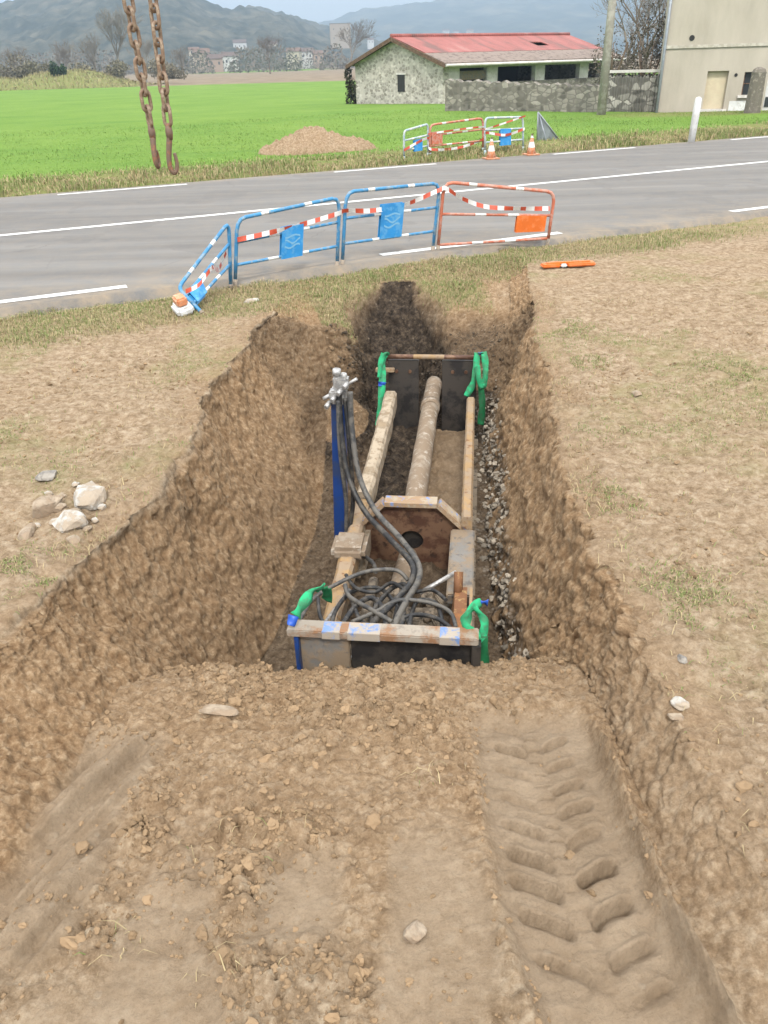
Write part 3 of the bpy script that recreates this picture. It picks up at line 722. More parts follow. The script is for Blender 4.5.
for k_, d in enumerate(rowsd):
    jj = jag(us, 1.0) if k_ <= 1 else (jag(us, 7.0) if k_ >= len(rowsd)-2 else 0*us)
    zz = 0.0 if 0 < k_ < len(rowsd)-1 else -.12
    crown = .06*(1-((d-(D_NEAR+D_FAR)/2)/5.1)**2) if 0 < k_ < len(rowsd)-1 else 0
    dd = d+jj
    Vr.append(np.stack([us*CR-dd*SR, us*SR+dd*CR, 0*us+zz+crown*0], 1))
Vr = np.concatenate(Vr)
dq = road_d(Vr[:, 0], Vr[:, 1]); dirt = .5*sm(D_NEAR+.9, D_NEAR, dq)+.4*sm(D_FAR-.5, D_FAR, dq)+.16
road = np_mesh('road', Vr, grid_faces(len(rowsd), len(us)), 'asphalt', dict(dirt=dirt)); tag(road, kind='structure')
def line(name, u0, u1, d, w): 
    o = strip(name, u0, u1, d-w/2, d+w/2, .005, 'line', road); return o
for k_ in range(-4, 9): line('lane_dash', 4.72+6.62*k_, 7.8+6.62*k_, 10.60, .16)
for k_ in range(-4, 9): line('lane_dash', 7.75+6.62*k_, 10.65+6.62*k_, 20.15, .14)
line('centre_line', -140, 190, 15.42, .17)

# ================================================================== FAR LAND
KD = np.array([19.9, 20.5, 21.5, 22.6, 26, 36, 50, 70, 200, 6000]); KZ = np.array([-.15, -.04, .03, .06, -.08, -.25, -.22, -.58, -.6, -.6])
ud = np.concatenate([-np.geomspace(30, 3500, 40)[::-1], np.linspace(-29, 80, 260), np.geomspace(82, 3500, 40)])
dd = np.concatenate([np.linspace(19.9, 30, 70)[:-1], np.linspace(30, 80, 110)[:-1], np.geomspace(80, 400, 90)[:-1], np.geomspace(400, 5000, 40)])
U, D = np.meshgrid(ud, dd); xf = (U*CR-D*SR).ravel(); yf = (U*SR+D*CR).ravel(); zf = np.interp(D.ravel(), KD, KZ)
pf = np.stack([xf, yf, 0*xf], 1)
zf = zf+.05*fbm(pf*.35, 4, 201)*sm(20.5, 22, D.ravel())+.07*fbm(pf*1.2, 3, 203)*sm(20.4, 21.2, D.ravel())*sm(26, 23, D.ravel())
plough = sm(168, 176, yf+8*fbm(pf*.01, 3, 205)+.05*xf)
green2 = sm(420, 450, yf)*sm(620, 560, yf)*sm(-95, -80, xf)*sm(-20, -30, xf)
plough = plough*(1-green2)
verge = sm(24.6, 22.8, D.ravel()+.5*fbm(pf*.7, 3, 207))
hv = np.exp(-((xf-17)/9)**2-((yf-43)/5)**2)
verge = np.maximum(verge, .9*sm(.5, .9, hv))
field = np_mesh('field', np.stack([xf, yf, zf], 1), grid_faces(len(dd), len(ud)), 'field', dict(plough=plough, verge=verge)); tag(field, kind='structure')
def land_z(x_, y_): return float(np.interp(road_d(x_, y_), KD, KZ))
# land behind the camera so that the ground reaches the horizon all round
bk = MB(); 
for a, b, c, d in ((-4000, 4000, -4000, -8.5), (-4000, -14.6, -8.5, 4), (18.5, 4000, -8.5, 4)):
    bk.add([(a, c, -.2), (b, c, -.2), (b, d, -.2), (a, d, -.2)], [(0, 1, 2, 3)])
o = bk.build('meadow', 'field'); tag(o, kind='structure')
# far verge grass
n = 34000
u = rng.uniform(-8, 34, n); d = 20.62+np.abs(rng.normal(0, 1.5, n)); d = np.where(d > 25, 20.7, d)
P = np.stack([u*CR-d*SR, u*SR+d*CR, np.interp(d, KD, KZ)-.02], 1)
pn = vnoise(P*.9, 8)
blades('far_verge_grass', P, rng.uniform(.06, .22, n)*(1+.5*pn), rng.uniform(.012, .026, n), np.where((pn+rng.uniform(-.5, .5, n) > .05)[:, None], grass_cols(n, .6), grass_cols(n, .2)), .9)
n = 52000
u = rng.uniform(-12, 40, n); d = 22.5+rng.uniform(0, 1, n)**1.7*26; P = np.stack([u*CR-d*SR, u*SR+d*CR, np.interp(d, KD, KZ)-.02], 1)
cb = np.array([.13, .23, .04])+np.array([.11, .11, .05])*rng.uniform(0, 1, (n, 1))
blades('young_crop', P, rng.uniform(.05, .13, n), rng.uniform(.012, .03, n), cb*(1+.25*vnoise(P*.5, 9)[:, None]), 1.1)
tag(bpy.data.objects['young_crop'], 'bright green young crop growing in the field', 'crop', kind='stuff')
tag(bpy.data.objects['far_verge_grass'], 'rough straw and green grass on the far verge', 'grass', kind='stuff')
# soil heap across the road
hc = at(318, 151, -.08); hs = 90
gx, gy = np.meshgrid(np.linspace(-2.3, 2.3, hs), np.linspace(-1.7, 1.7, hs)); gx, gy = gx.ravel(), gy.ravel()
gp = np.stack([gx, gy, 0*gx], 1)
rr = np.sqrt((gx/1.95)**2+(gy/1.35)**2)
hz = .68*np.clip(1-rr, 0, 1)**.85*(1+.35*fbm(gp*1.3, 3, 301))+.10*np.exp(-((gx+.1)/.5)**2-(gy/.5)**2)
w_, _ = worley(gp*5, 305); hz = hz+np.clip(1-w_*1.3, 0, 1)*.16*sm(1.1, .9, rr)-.12*sm(.85, 1.15, rr)
heap = np_mesh('soil_heap', np.stack([gx+hc.x, gy+hc.y, hz+hc.z], 1), grid_faces(hs, hs), 'soil', dict(wall=np.full(len(gx), .35), pale=0*gx, dark=0*gx, gravel=0*gx, grass=0*gx))
tag(heap, 'brown heap of dug earth on the verge across the road', 'soil heap')
for k_ in range(10): pass

# ------------------------------------------------------------------ hills
def hill(name, sky, D0, D1, mat, amp, fr, zb=-8):
    xs = np.linspace(sky[0][0], sky[-1][0], 380); ys = np.interp(xs, [p[0] for p in sky], [p[1] for p in sky])
    ys = ys+.0
    top = np.array([atY(a, b, D1)[:] for a, b in zip(xs, ys)])
    V_ = []; m = 90
    for k_ in range(m):
        t = k_/(m-1)
        if t < .8:
            q = t/.8; Yk = D0+(D1-D0)*q; f = q**1.25*(1.1-.1*q)
        else:
            q = (t-.8)/.2; Yk = D1+(D1-D0)*.5*q; f = 1-q
        zk = zb+(top[:, 2]-zb)*f
        V_.append(np.stack([top[:, 0]*Yk/D1, 0*zk+Yk, zk], 1))
    V_ = np.concatenate(V_)
    w, _ = worley(V_*np.array([fr, fr, 0]), 401)
    V_[:, 2] += amp*(np.clip(1-w*1.2, 0, 1)*.8+1.6*fbm(V_*fr*.22, 4, 403))*np.clip((V_[:, 2]-zb)/25, 0, 1)
    o = np_mesh(name, V_, grid_faces(m, len(xs)), mat); tag(o, kind='structure'); return o
hill('wooded_hill', [(-420, 0), (-200, 15), (-60, 12), (0, 6), (40, -8), (110, -30), (170, -20), (205, 0), (228, 8), (262, 12), (290, 20), (318, 33), (345, 46), (400, 62)], 620, 1250, 'hill', 7.0, .075)
hill('lower_hill', [(180, 40), (225, 18), (250, 12), (275, 14), (300, 21), (320, 27), (345, 33), (380, 41), (430, 52), (480, 60)], 900, 1500, 'hill', 7.0, .07)
hill('distant_ridge', [(200, 40), (290, 30), (312, 24), (345, 18), (372, 12), (400, 7), (430, 4), (470, -1), (520, -6), (600, -10), (700, -8), (900, 6), (1200, 20)], 1700, 3300, 'ridge', 14.0, .02)

# ------------------------------------------------------------------ vegetation far off
def bare_tree(name, pos, h, spread, label, group=None, seed=0, col=(.17, .145, .115), depth=5, fork=4, upright=.55, tw=1.0, cat='tree'):
    rg = random.Random(seed); Vs = []; Fs = []
    def seg(a, b, r0, r1, n):
        T = (b-a).normalized(); s1 = T.orthogonal().normalized(); s2 = T.cross(s1); o = len(Vs)
        for p_, r_ in ((a, r0), (b, r1)):
            for k in range(n):
                t = 2*math.pi*k/n; Vs.append(p_+(s1*math.cos(t)+s2*math.sin(t))*r_)
        for k in range(n):
            k2 = (k+1) % n; Fs.append((o+k, o+k2, o+n+k2)); Fs.append((o+k, o+n+k2, o+n+k))
    def grow(p_, dirv, L, r_, lev):
        q = p_; nseg = 3 if lev < 2 else 2; dv = dirv.copy()
        for j in range(nseg):
            dv = (dv+Vector((rg.gauss(0, .13), rg.gauss(0, .13), rg.gauss(0, .08)+.05))).normalized()
            e = q+dv*L/nseg; r1 = r_*(1-.22*(j+1)/nseg*(1.6 if lev else 1)); seg(q, e, r_ if j == 0 else rp, r1, 6 if lev == 0 else (4 if lev < 3 else 3)); rp = r1; q = e
            if lev and lev < depth and j == 0 and rg.random() < .8: br(q, dv, L*.55, r1*.5, lev+1)
        if lev < depth:
            for _ in range(fork if lev < 3 else max(2, fork-1)): br(q, dv, L*rg.uniform(.6, .85), rp*rg.uniform(.5, .72), lev+1)
    def br(q, dv, L, r_, lev):
        a = rg.uniform(0, 6.28); k = spread*rg.uniform(.5, 1.2)
        o_ = dv.orthogonal().normalized(); o2 = dv.cross(o_)
        nd_ = (dv+(o_*math.cos(a)+o2*math.sin(a))*k+Vector((0, 0, upright*.35))).normalized()
        grow(q, nd_, L, max(r_, .006*h*.12*tw), lev)
    grow(Vector((0, 0, -.2)), Vector((0, 0, 1)), h*.27, h*.022, 0)
    root = thing(name, label, cat, pos, 0, group)
    V_ = np.array([v[:] for v in Vs]); T_ = np.array(Fs)
    zmax = V_[:, 2].max(); V_ *= h/zmax
    ntr = 36
    cols = np.tile(np.array(col), (len(V_), 1))*(.75+.5*vnoise(V_*.9+seed, 3)[:, None]*.5+.25)
    np_mesh('trunk', V_, T_[:ntr], 'twig', dict(Col=cols), True, root)
    np_mesh('crown', V_, T_[ntr:], 'twig', dict(Col=cols), False, root)
    return root
def bush(name, pos, rx, rz, label, group=None, seed=0, col=(.07, .075, .04), n=2600, leaf=.12, stems=True, cat='shrub', ry=None):
    rg = np.random.default_rng(seed); ry = ry or rx
    lob = rg.uniform(-1, 1, (9, 3))*np.array([.65, .65, .35])+np.array([0, 0, .45]); lr = rg.uniform(.28, .55, 9)
    c = rg.integers(0, 9, n); d = rg.normal(size=(n, 3)); d /= np.linalg.norm(d, axis=1, keepdims=True)
    P = lob[c]+d*(lr[c]*rg.uniform(.55, 1.05, n))[:, None]
    P[:, 2] = np.clip(P[:, 2], .02, None); P = P*np.array([rx, ry, rz])
    a = rg.normal(size=(n, 3)); a /= np.linalg.norm(a, axis=1, keepdims=True); b_ = np.cross(a, rg.normal(size=(n, 3))); b_ /= np.linalg.norm(b_, axis=1, keepdims=True)
    s_ = leaf*rg.uniform(.5, 1.3, (n, 1))
    V_ = np.stack([P-a*s_, P+a*s_*.9, P+b_*s_*.8], 1).reshape(-1, 3)
    cl = np.array(col)*rg.uniform(.55, 1.5, (n, 1))*(1+.4*vnoise(P*1.3/rx, seed)[:, None])
    root = thing(name, label, cat, pos, 0, group)
    np_mesh('foliage', V_, np.arange(3*n).reshape(-1, 3), 'twig', dict(Col=np.repeat(cl, 3, 0)), False, root)
    st = MB()
    for k in range(5):
        t = rg.uniform(0, 6.28); st.tube([(0, 0, -.2), (math.cos(t)*rx*.2, math.sin(t)*ry*.2, rz*.35), (math.cos(t)*rx*.45, math.sin(t)*ry*.45, rz*.75)], [.04*rz**.5, .03*rz**.5, .012*rz**.5], 5)
    st.build('stem', M['rust'] if False else M['steel_dark'] if False else M['chain'], root)
    return root
def gp(pxx, Yd):
    v = atY(pxx, 70, Yd); return Vector((v.x, Yd, land_z(v.x, Yd)))
GT = 'bare trees along the far edge of the green field'
for (px_, Yd, h, sp, sd, lab, col) in [
    (118, 205, 15.5, .62, 1, 'tallest pale bare tree behind the hanging chains at the field edge', (.27, .26, .23)),
    (92, 215, 11, .7, 2, 'pale bare tree just left of the tallest one behind the chains', (.25, .235, .20)),
    (60, 225, 10, .7, 3, 'spreading grey bare tree between the left hedge and the chains', (.22, .20, .17)),
    (145, 222, 10, .6, 4, 'slim bare tree partly behind the left chain', (.25, .235, .20)),
    (22, 230, 9, .75, 5, 'low brownish bare tree near the left picture edge', (.20, .17, .13)),
    (183, 250, 8.5, .7, 6, 'bare tree just right of the chains before the village', (.21, .185, .15)),
    (270, 330, 13, .75, 7, 'rounded brown bare tree before the village houses', (.16, .13, .10)),
    (350, 340, 17, .7, 8, 'bare tree rising beside the left end of the red roof', (.18, .155, .125))]:
    bare_tree('bare_tree', gp(px_, Yd), h, sp, lab, GT, sd, col, 5, 4, .5, 2.2)
bank_y = 178
# dry grass bank at the left end of the field
bx = np.linspace(-105, -44, 160); by = np.linspace(170, 196, 30); BX, BY = np.meshgrid(bx, by); BX, BY = BX.ravel(), BY.ravel()
bp = np.stack([BX, BY, 0*BX], 1)
bz = -.75+3.4*np.clip(1-((BY-183)/12)**2, 0, 1)*sm(-44, -56, BX)*(.75+.35*fbm(bp*.1, 3, 501))+.5*fbm(bp*.6, 3, 503)*sm(-44, -50, BX)*np.clip(1-((BY-183)/12.5)**2, 0, 1)
bank = np_mesh('grassy_bank', np.stack([BX, BY, bz], 1), grid_faces(30, 160), 'field', dict(plough=0*BX+.15, verge=0*BX+1)); tag(bank, kind='structure')
n = 9000; i = rng.choice(len(BX), n); P = np.stack([BX[i]+rng.uniform(-.3, .3, n), BY[i]+rng.uniform(-.5, .5, n), bz[i]-.1], 1)
blades('bank_grass', P, rng.uniform(.3, .9, n), rng.uniform(.08, .2, n), np.array([[.33, .29, .15]])*rng.uniform(.6, 1.25, (n, 1)), .9)
tag(bpy.data.objects['bank_grass'], 'tall dry grass on the bank at the left field edge', 'grass', kind='stuff')
GH = 'shrubs on the bank at the left field edge'
for (px_, Yd, rx, rz, sd, lab, col) in [
    (8, 184, 4.5, 4.0, 11, 'brown shrub on the bank at the left picture edge', (.20, .18, .13)),
    (32, 186, 4, 3.5, 12, 'olive brown shrub on the bank, second from the left picture edge', (.20, .185, .12)),
    (58, 178, 1.6, 2.8, 13, 'small dark evergreen shrub on the bank, greenest one', (.035, .065, .025)),
    (76, 187, 3.5, 3.2, 14, 'dull brown shrub right of the small dark evergreen', (.22, .20, .14)),
    (108, 187, 4, 3.3, 15, 'straw brown shrub on the bank below the tallest pale tree', (.23, .21, .14)),
    (165, 190, 4, 3.0, 16, 'brown shrub on the bank behind the right chain', (.22, .195, .135))]:
    p = gp(px_, Yd); p.z += 1.0
    bush('shrub', p, rx, rz, lab, GH, sd, col, 2600, .28)
# far wood at the foot of the hills: reads as one mass
n = 30000
az = rng.uniform(-60, 480, n); Yw = rng.uniform(420, 640, n); 
wn = vnoise(np.stack([az*.045, Yw*.02, 0*az], 1), 9)
keep = (wn > -.12); az, Yw, wn = az[keep], Yw[keep], wn[keep]; n = len(az)
base = np.array([ray(a, 66)[:] for a in az]); xw = base[:, 0]/base[:, 1]*Yw
P = np.stack([xw, Yw, -.6+rng.uniform(0, 1, n)**1.1*(3+10*np.clip(wn+.12, 0, .8))], 1)
a = rng.normal(size=(n, 3)); a /= np.linalg.norm(a, axis=1, keepdims=True); b_ = np.cross(a, rng.normal(size=(n, 3))); b_ /= np.linalg.norm(b_, axis=1, keepdims=True)
sz = rng.uniform(.35, 1.0, (n, 1))
Vw = np.stack([P-a*sz, P+a*sz, P+b_*sz], 1).reshape(-1, 3)
cw = np.where((vnoise(P*.06, 12) > .25)[:, None], np.array([[.095, .10, .065]]), np.array([[.17, .148, .118]]))*rng.uniform(.85, 1.15, (n, 1))
wood = np_mesh('distant_wood', Vw, np.arange(3*n).reshape(-1, 3), 'twig', dict(Col=np.repeat(cw, 3, 0)), False)
tag(wood, 'dim hedges and woods between the fields and the hills', 'woods', kind='stuff')

# ------------------------------------------------------------------ village far off
WALLS = {'beige': (.42, .34, .25), 'white': (.66, .65, .62), 'pink': (.42, .30, .24), 'grey': (.33, .32, .30), 'cream': (.55, .49, .38)}
for k_, c_ in WALLS.items(): M['v_'+k_] = mat_plain('village wall '+k_, c_, .9, 0, .1, .5)
M['v_roof'] = mat_plain('village tile roof', (.21, .135, .10), .9, 0, .3, .6); M['v_roof2'] = mat_plain('village dull roof', (.17, .12, .10), .9, 0, .3, .6)
M['v_win'] = mat_plain('village window', (.06, .06, .065), .4)
def far_house(pxx, pyb, w, h, Yd, wall_, roof, label, group='village houses below the hills', rz=.2, cat='house', flat=False, dep=7):
    p = atY(pxx, pyb, Yd); rt = thing('village_house', label, cat, p, rz, group)
    b = MB(); b.box(-w/2, w/2, 0, dep, -6, h); 
    b.build('wall', 'v_'+wall_, rt)
    r_ = MB()
    if flat: r_.box(-w/2-.2, w/2+.2, -.2, dep+.2, h+.003, h+.5)
    else: r_.prism([(-w/2-.4, -.5, h), (-w/2-.4, dep+.5, h), (-w/2-.4, dep/2, h+w*.17+.8)], (w+.8, 0, 0))
    r_.build('roof', 'v_'+roof, rt)
    nx = max(2, int(w/3.2)); nz = max(1, int(h/3))
    if cat == 'castle': nx, nz = 3, 2
    for i in range(nx):
        for j in range(nz):
            x_ = -w/2+w*(i+.5)/nx; z_ = h*(j+.35)/nz
            q = MB(); q.box(x_-.5, x_+.5, -.06, .04, z_, z_+1.4); q.build('window', 'v_win', rt)
    return rt
far_house(203, 67, 9, 7, 520, 'beige', 'roof', 'large beige village house nearest the chains')
far_house(216, 68, 8, 4.5, 500, 'pink', 'roof2', 'low reddish brown village house beside the large beige one')
far_house(231, 66, 9, 5, 540, 'white', 'roof2', 'whitest village house right of the low reddish brown one')
far_house(195, 60, 7, 6, 640, 'cream', 'roof', 'small cream house showing above the large beige village house')
far_house(293, 61, 8, 5, 560, 'cream', 'roof', 'cream village house in the middle between chains and barn', rz=-.2)
far_house(307, 60, 9, 4.5, 580, 'white', 'roof2', 'wide white village house right of the cream house in the middle')
far_house(319, 61, 6, 4, 570, 'pink', 'roof', 'small pinkish village house, rightmost before the barn')
far_house(341, 42, 22, 17, 1000, 'beige', 'roof2', 'tall flat topped stone castle block on the slope left of the barn', None, .1, 'castle', True, 14)
far_house(240, 49, 12, 5, 860, 'white', 'roof2', 'long white building low on the hillside above the village', rz=0)
far_house(199, 49, 9, 6, 880, 'white', 'roof', 'white hillside house above the cream village house')
far_house(273, 50, 8, 5, 860, 'cream', 'roof', 'cream hillside house above the middle of the village', rz=0)
far_house(371, 44, 8, 5, 1250, 'white', 'roof', 'pale distant house just above the left gable of the barn')
far_house(446, 33, 16, 5, 2150, 'white', 'roof2', 'pale dot like house on the far slope, leftmost above the red roof', rz=0)
far_house(456, 34, 14, 5, 2150, 'white', 'roof2', 'pale dot like house on the far slope, middle one above the red roof', rz=0)
far_house(470, 33, 16, 5, 2150, 'cream', 'roof', 'pale dot like house on the far slope, rightmost above the red roof', rz=0)

# ================================================================== BARN
bA = R(35); bFL = atY(443, 107, 62); BW, BL = 10.8, 17.6
ze = atY(436, 62, 62).z-bFL.z; zr_ = atY(396, 39, 66.4).z-bFL.z
barn = thing('stone_barn', 'long stone barn with a rusty red sheet roof across the field', 'barn', bFL, bA)
# local: x along the facade, y away along the gable
g = MB(); T = .5
g.prism([(0, 0, -1), (0, BW, -1), (0, BW, ze), (0, BW/2, zr_-.05), (0, 0, ze)], (T, 0, 0)); gw = g.build('gable_wall', 'gable', barn)
q = MB(); q.box(-.03, .1, 4.4, 5.25, .9, 2.0); win = q.build('slit_window', 'dark_in', barn)
q = MB(); q.box(-.05, .05, 4.25, 5.4, 2.003, 2.12); q.build('lintel', 'concrete', win)
g = MB(); g.prism([(BL-T, 0, -1), (BL-T, BW, -1), (BL-T, BW, ze), (BL-T, BW/2, zr_-.05), (BL-T, 0, ze)], (T, 0, 0)); g.build('end_wall', 'gable', barn)
g = MB(); g.box(T, BL-T, BW-T, BW, -1, ze); g.build('rear_wall', 'gable', barn)
g = MB(); g.box(T+.002, BL-T-.002, 0, T, -1, 1.35); g.build('facade_wall', 'rubble', barn)
g = MB(); g.box(T+.002, BL-T-.002, .02, T-.02, ze-.42, ze-.003); g.build('facade_beam', 'concrete', barn)
for xx in (T+.5, 4.6, 9.4, 14.2, BL-T-.5):
    g = MB(); g.box(xx-.5, xx+.5, .04, T-.04, 1.352, ze-.422); g.build('facade_pier', 'concrete', barn)
g = MB(); g.box(T+1.01, 4.09, .2, T-.1, 1.6, ze-.6); g.build('boarded_bay', 'steel_mud', barn)
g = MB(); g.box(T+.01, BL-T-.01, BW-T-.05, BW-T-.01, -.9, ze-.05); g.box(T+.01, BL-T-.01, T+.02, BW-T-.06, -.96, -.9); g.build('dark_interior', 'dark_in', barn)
def slope_slab(y0, z0, y1, z1, x0, x1, th): 
    m = MB(); m.prism([(x0, y0, z0), (x0, y1, z1), (x0, y1, z1+th), (x0, y0, z0+th)], (x1-x0, 0, 0)); return m
def zr_at(y_): return ze+(zr_-ze)*(1-abs(y_-BW/2)/(BW/2))
slope_slab(-.7, zr_at(-.7)+.02, 1.5, zr_at(1.5)+.02, -.45, BL+.4, .12).build('tile_strip', 'roof_tile', barn)
rf = MB()
# red sheets with one missing sheet
hx0, hx1, hy0, hy1 = 11.6, 12.9, 2.6, 3.6
for (a, b, c, d) in ((-.4, hx0, 1.5, BW/2), (hx1, BL+.35, 1.5, BW/2), (hx0, hx1, 1.5, hy0), (hx0, hx1, hy1, BW/2)):
    rf.prism([(a, c, zr_at(c)+.10), (a, d, zr_at(d)+.10), (a, d, zr_at(d)+.16), (a, c, zr_at(c)+.16)], (b-a, 0, 0))
rf.build('roof_sheets', 'roof_red', barn)
slope_slab(BW/2, zr_at(BW/2)+.02, BW+.6, zr_at(BW+.6)+.02, -.45, BL+.4, .12).build('rear_roof', 'roof_tile', barn)
g = MB(); g.tube([(-.45, BW/2, zr_+.2), (BL+.4, BW/2, zr_+.2)], .13, 8); g.build('ridge_cap', 'roof_red', barn)
for sgn in (0, 1):
    y0 = -.72 if sgn == 0 else BW+.62
    m = MB(); m.prism([(-.5, y0, zr_at(y0)-.16), (-.5, BW/2, zr_-.14), (-.5, BW/2, zr_+.12), (-.5, y0, zr_at(y0)+.08)], (.05, 0, 0)); m.build('verge_board', 'rust', barn)
g = MB(); g.tube([(-.4, -.78, zr_at(-.7)-.02), (BL+.4, -.78, zr_at(-.7)-.02)], .09, 8); g.build('gutter', 'concrete', barn)
bush('ivy', bFL+Vector((-6.3, 9.6, -.2)), 1.0, 2.9, 'dark ivy growing up the left corner of the barn', None, 77, (.05, .05, .028), 1500, .16, cat='ivy')

# low stone walls in front
def wall_between(name, p0, p1, h0, h1, th, mat, label, coping=None):
    d = (p1-p0); L = Vector((d.x, d.y)).length; rt = thing(name, label, 'stone wall', p0, math.atan2(d.y, d.x))
    n_ = 60; V_ = []
    for i in range(n_):
        t = i/(n_-1); xx = L*t; zb_ = (p1.z-p0.z)*t; h = h0+(h1-h0)*t+.05*math.sin(i*1.7)+.04*math.sin(i*.61)
        for yy, zz in ((0, -1+zb_), (0, h+zb_), (th, h+zb_+.03), (th, -1+zb_)): V_.append((xx, yy+.03*math.sin(i*2.3), zz))
    m = MB(); Fq = []
    for i in range(n_-1):
        for k in range(3): Fq.append((4*i+k, 4*i+k+1, 4*i+k+5, 4*i+k+4))
    Fq += [(3, 2, 1, 0), tuple(4*(n_-1)+k for k in range(4))]
    m.add(V_, Fq); m.build('masonry', mat, rt)
    if coping: c_ = MB(); c_.box(0, L, -.06, th+.06, coping, coping+.12); c_.build('rail', 'concrete', rt)
    return rt
wp0, wp1, wp2 = atY(445, 108, 52), atY(601, 113, 47), atY(656, 114, 45.6)
wall_between('rubble_wall', wp0, wp1, 1.42, 1.25, .45, 'rubble', 'dark weathered rubble wall in front of the barn')
wall_between('rubble_wall', wp1+(wp2-wp1)*.03, wp2, 1.72, 1.72, .45, 'rubble_mix', 'patchy black and white rubble wall between the pole and the house', 1.86)
# utility pole
pb = atY(601, 116, 44.5)
pl = MB(); pl.tube([(0, 0, -1), (0, 0, 9.5)], [.24, .15], 10); pole = pl.build('utility_pole', 'pole', None, pb); tag(pole, 'grey concrete utility pole before the rubble walls', 'utility pole')
# bare trees and brush by the house
bare_tree('bare_tree', gp(640, 57), 8.8, .75, 'bare brown tree with fine twigs between pole and house', None, 31, (.20, .165, .13), 5, 4, .6, 1.2)
bare_tree('bare_tree', gp(618, 66), 8.0, .8, 'smaller bare tree behind the right end of the barn', None, 32, (.22, .19, .155), 5, 4, .55, 1.2)
bush('brush', gp(612, 62), 3.2, 4.4, 'grey brown brushwood behind the right end of the barn', None, 41, (.15, .125, .10), 4200, .10, cat='brushwood')
bush('brush', gp(648, 51), 1.7, 4.4, 'dark leafless brush against the left corner of the house', None, 42, (.085, .075, .06), 3000, .08, cat='brushwood')

# ================================================================== HOUSE
hA = R(-17); hC = atY(655, 114, 45); 
house = thing('rendered_house', 'tall beige rendered house at the right with a cream shuttered opening', 'house', hC, hA)
hi = house.matrix_basis.inverted()
def on_facade(pxx, pyy):
    """facade-plane coordinates (x along, z up) of a picture position"""
    mt = Matrix.Translation(hC) @ Matrix.Rotation(hA, 4, 'Z'); inv = mt.inverted()
    o_ = inv @ Vector((0, 0, CAM_H)); d_ = inv.to_3x3() @ ray(pxx, pyy); t = -o_.y/d_.y
    p = o_+d_*t; return p.x, p.z
HW, HH, HD = 16, 7.2, 9
def frect(x0, y0, x1, y1):
    a = on_facade((x0+x1)/2, y1); b = on_facade((x0+x1)/2, y0); l_ = on_facade(x0, (y0+y1)/2); r_ = on_facade(x1, (y0+y1)/2)
    return l_[0], r_[0], a[1], b[1]
dx0, dx1, dz0, dz1 = frect(705, 71, 726, 109)
wx0, wx1, wz0, wz1 = frect(743, 72, 755, 95)
gx0, gx1, gz0, gz1 = frect(764, 73, 790, 126)
fw = MB()
xs_ = [0, dx0, dx1, wx0, wx1, gx0, gx1, HW]
for i in range(len(xs_)-1):
    a, b = xs_[i], xs_[i+1]
    if i == 1: fw.box(a, b, 0, .45, -3, dz0); fw.box(a, b, 0, .45, dz1, HH)
    elif i == 3: fw.box(a, b, 0, .45, -3, wz0); fw.box(a, b, 0, .45, wz1, HH)
    elif i == 5: fw.box(a, b, 0, .45, -3, gz0); fw.box(a, b, 0, .45, gz1, HH)
    else: fw.box(a, b, 0, .45, -3, HH)
fw.box(0, .45, .452, HD, -3, HH); fw.box(HW-.45, HW, .452, HD, -3, HH); fw.box(.452, HW-.452, HD-.45, HD, -3, HH)
fw.build('wall', 'render', house)
r_ = MB(); r_.prism([(-.4, -.5, HH), (-.4, HD+.5, HH), (-.4, HD/2, HH+2.3)], (HW+.8, 0, 0)); r_.build('roof', 'roof_tile', house)
sx, sz = on_facade(700, 46)
b = MB(); b.box(.12, HW, -.06, .003, sz-.09, sz+.06, 0, .015); b.build('string_course', 'trim', house)
b = MB(); b.box(dx0+.003, dx1-.003, .22, .30, dz0+.003, dz1-.003); dr_ = b.build('shutter', 'cream', house)
b = MB(); b.box(dx0-.15, dx1+.15, -.14, .2, dz0-.14, dz0-.003); b.build('door_sill', 'concrete', house)
b = MB(); b.box(wx0+.003, wx1-.003, .2, .24, wz0+.003, wz1-.003); w_o = b.build('window', 'glass_dark', house)
b = MB(); b.box(wx0+.003, wx0+.06, .17, .2, wz0+.003, wz1-.003); b.box(wx1-.06, wx1-.003, .17, .2, wz0+.003, wz1-.003); b.box(wx0+.06, wx1-.06, .17, .2, (wz0+wz1)/2-.02, (wz0+wz1)/2+.02); b.build('frame', 'rust', w_o)
b = MB(); b.box(wx0-.15, wx1+.12, -.12, .2, wz0-.12, wz0-.003); b.build('window_sill', 'concrete', house)
b = MB(); b.box(gx0+.003, gx1-.003, .15, .22, gz0+.003, gz1-.003); gd = b.build('door', 'whitepaint', house)
hx0, hx1, hz0, hz1 = frect(765, 97, 776, 107); b = MB(); b.box(hx0, hx1, .12, .148, hz0, hz1); b.build('pane', 'glass_dark', gd)
vx, vz = on_facade(692, 38); b = MB(); b.tube([(vx, .01, vz), (vx, -.02, vz)], .13, 10); b.build('vent', 'dark_in', house)
vx, vz = on_facade(736, 75); b = MB(); b.tube([(vx, .01, vz), (vx, -.02, vz)], .08, 10); b.build('vent', 'dark_in', house)
b = MB(); b.tube([(.06, -.09, -2), (.06, -.09, HH-.1)], .07, 8); b.build('downpipe', 'zinc', house)
px0, px1, pz0, pz1 = frect(728, 101, 745, 118); b = MB(); b.box(px0, px1, -.012, .002, pz0, pz1, 0, .004); b.build('white_patch', 'whitepaint', house)
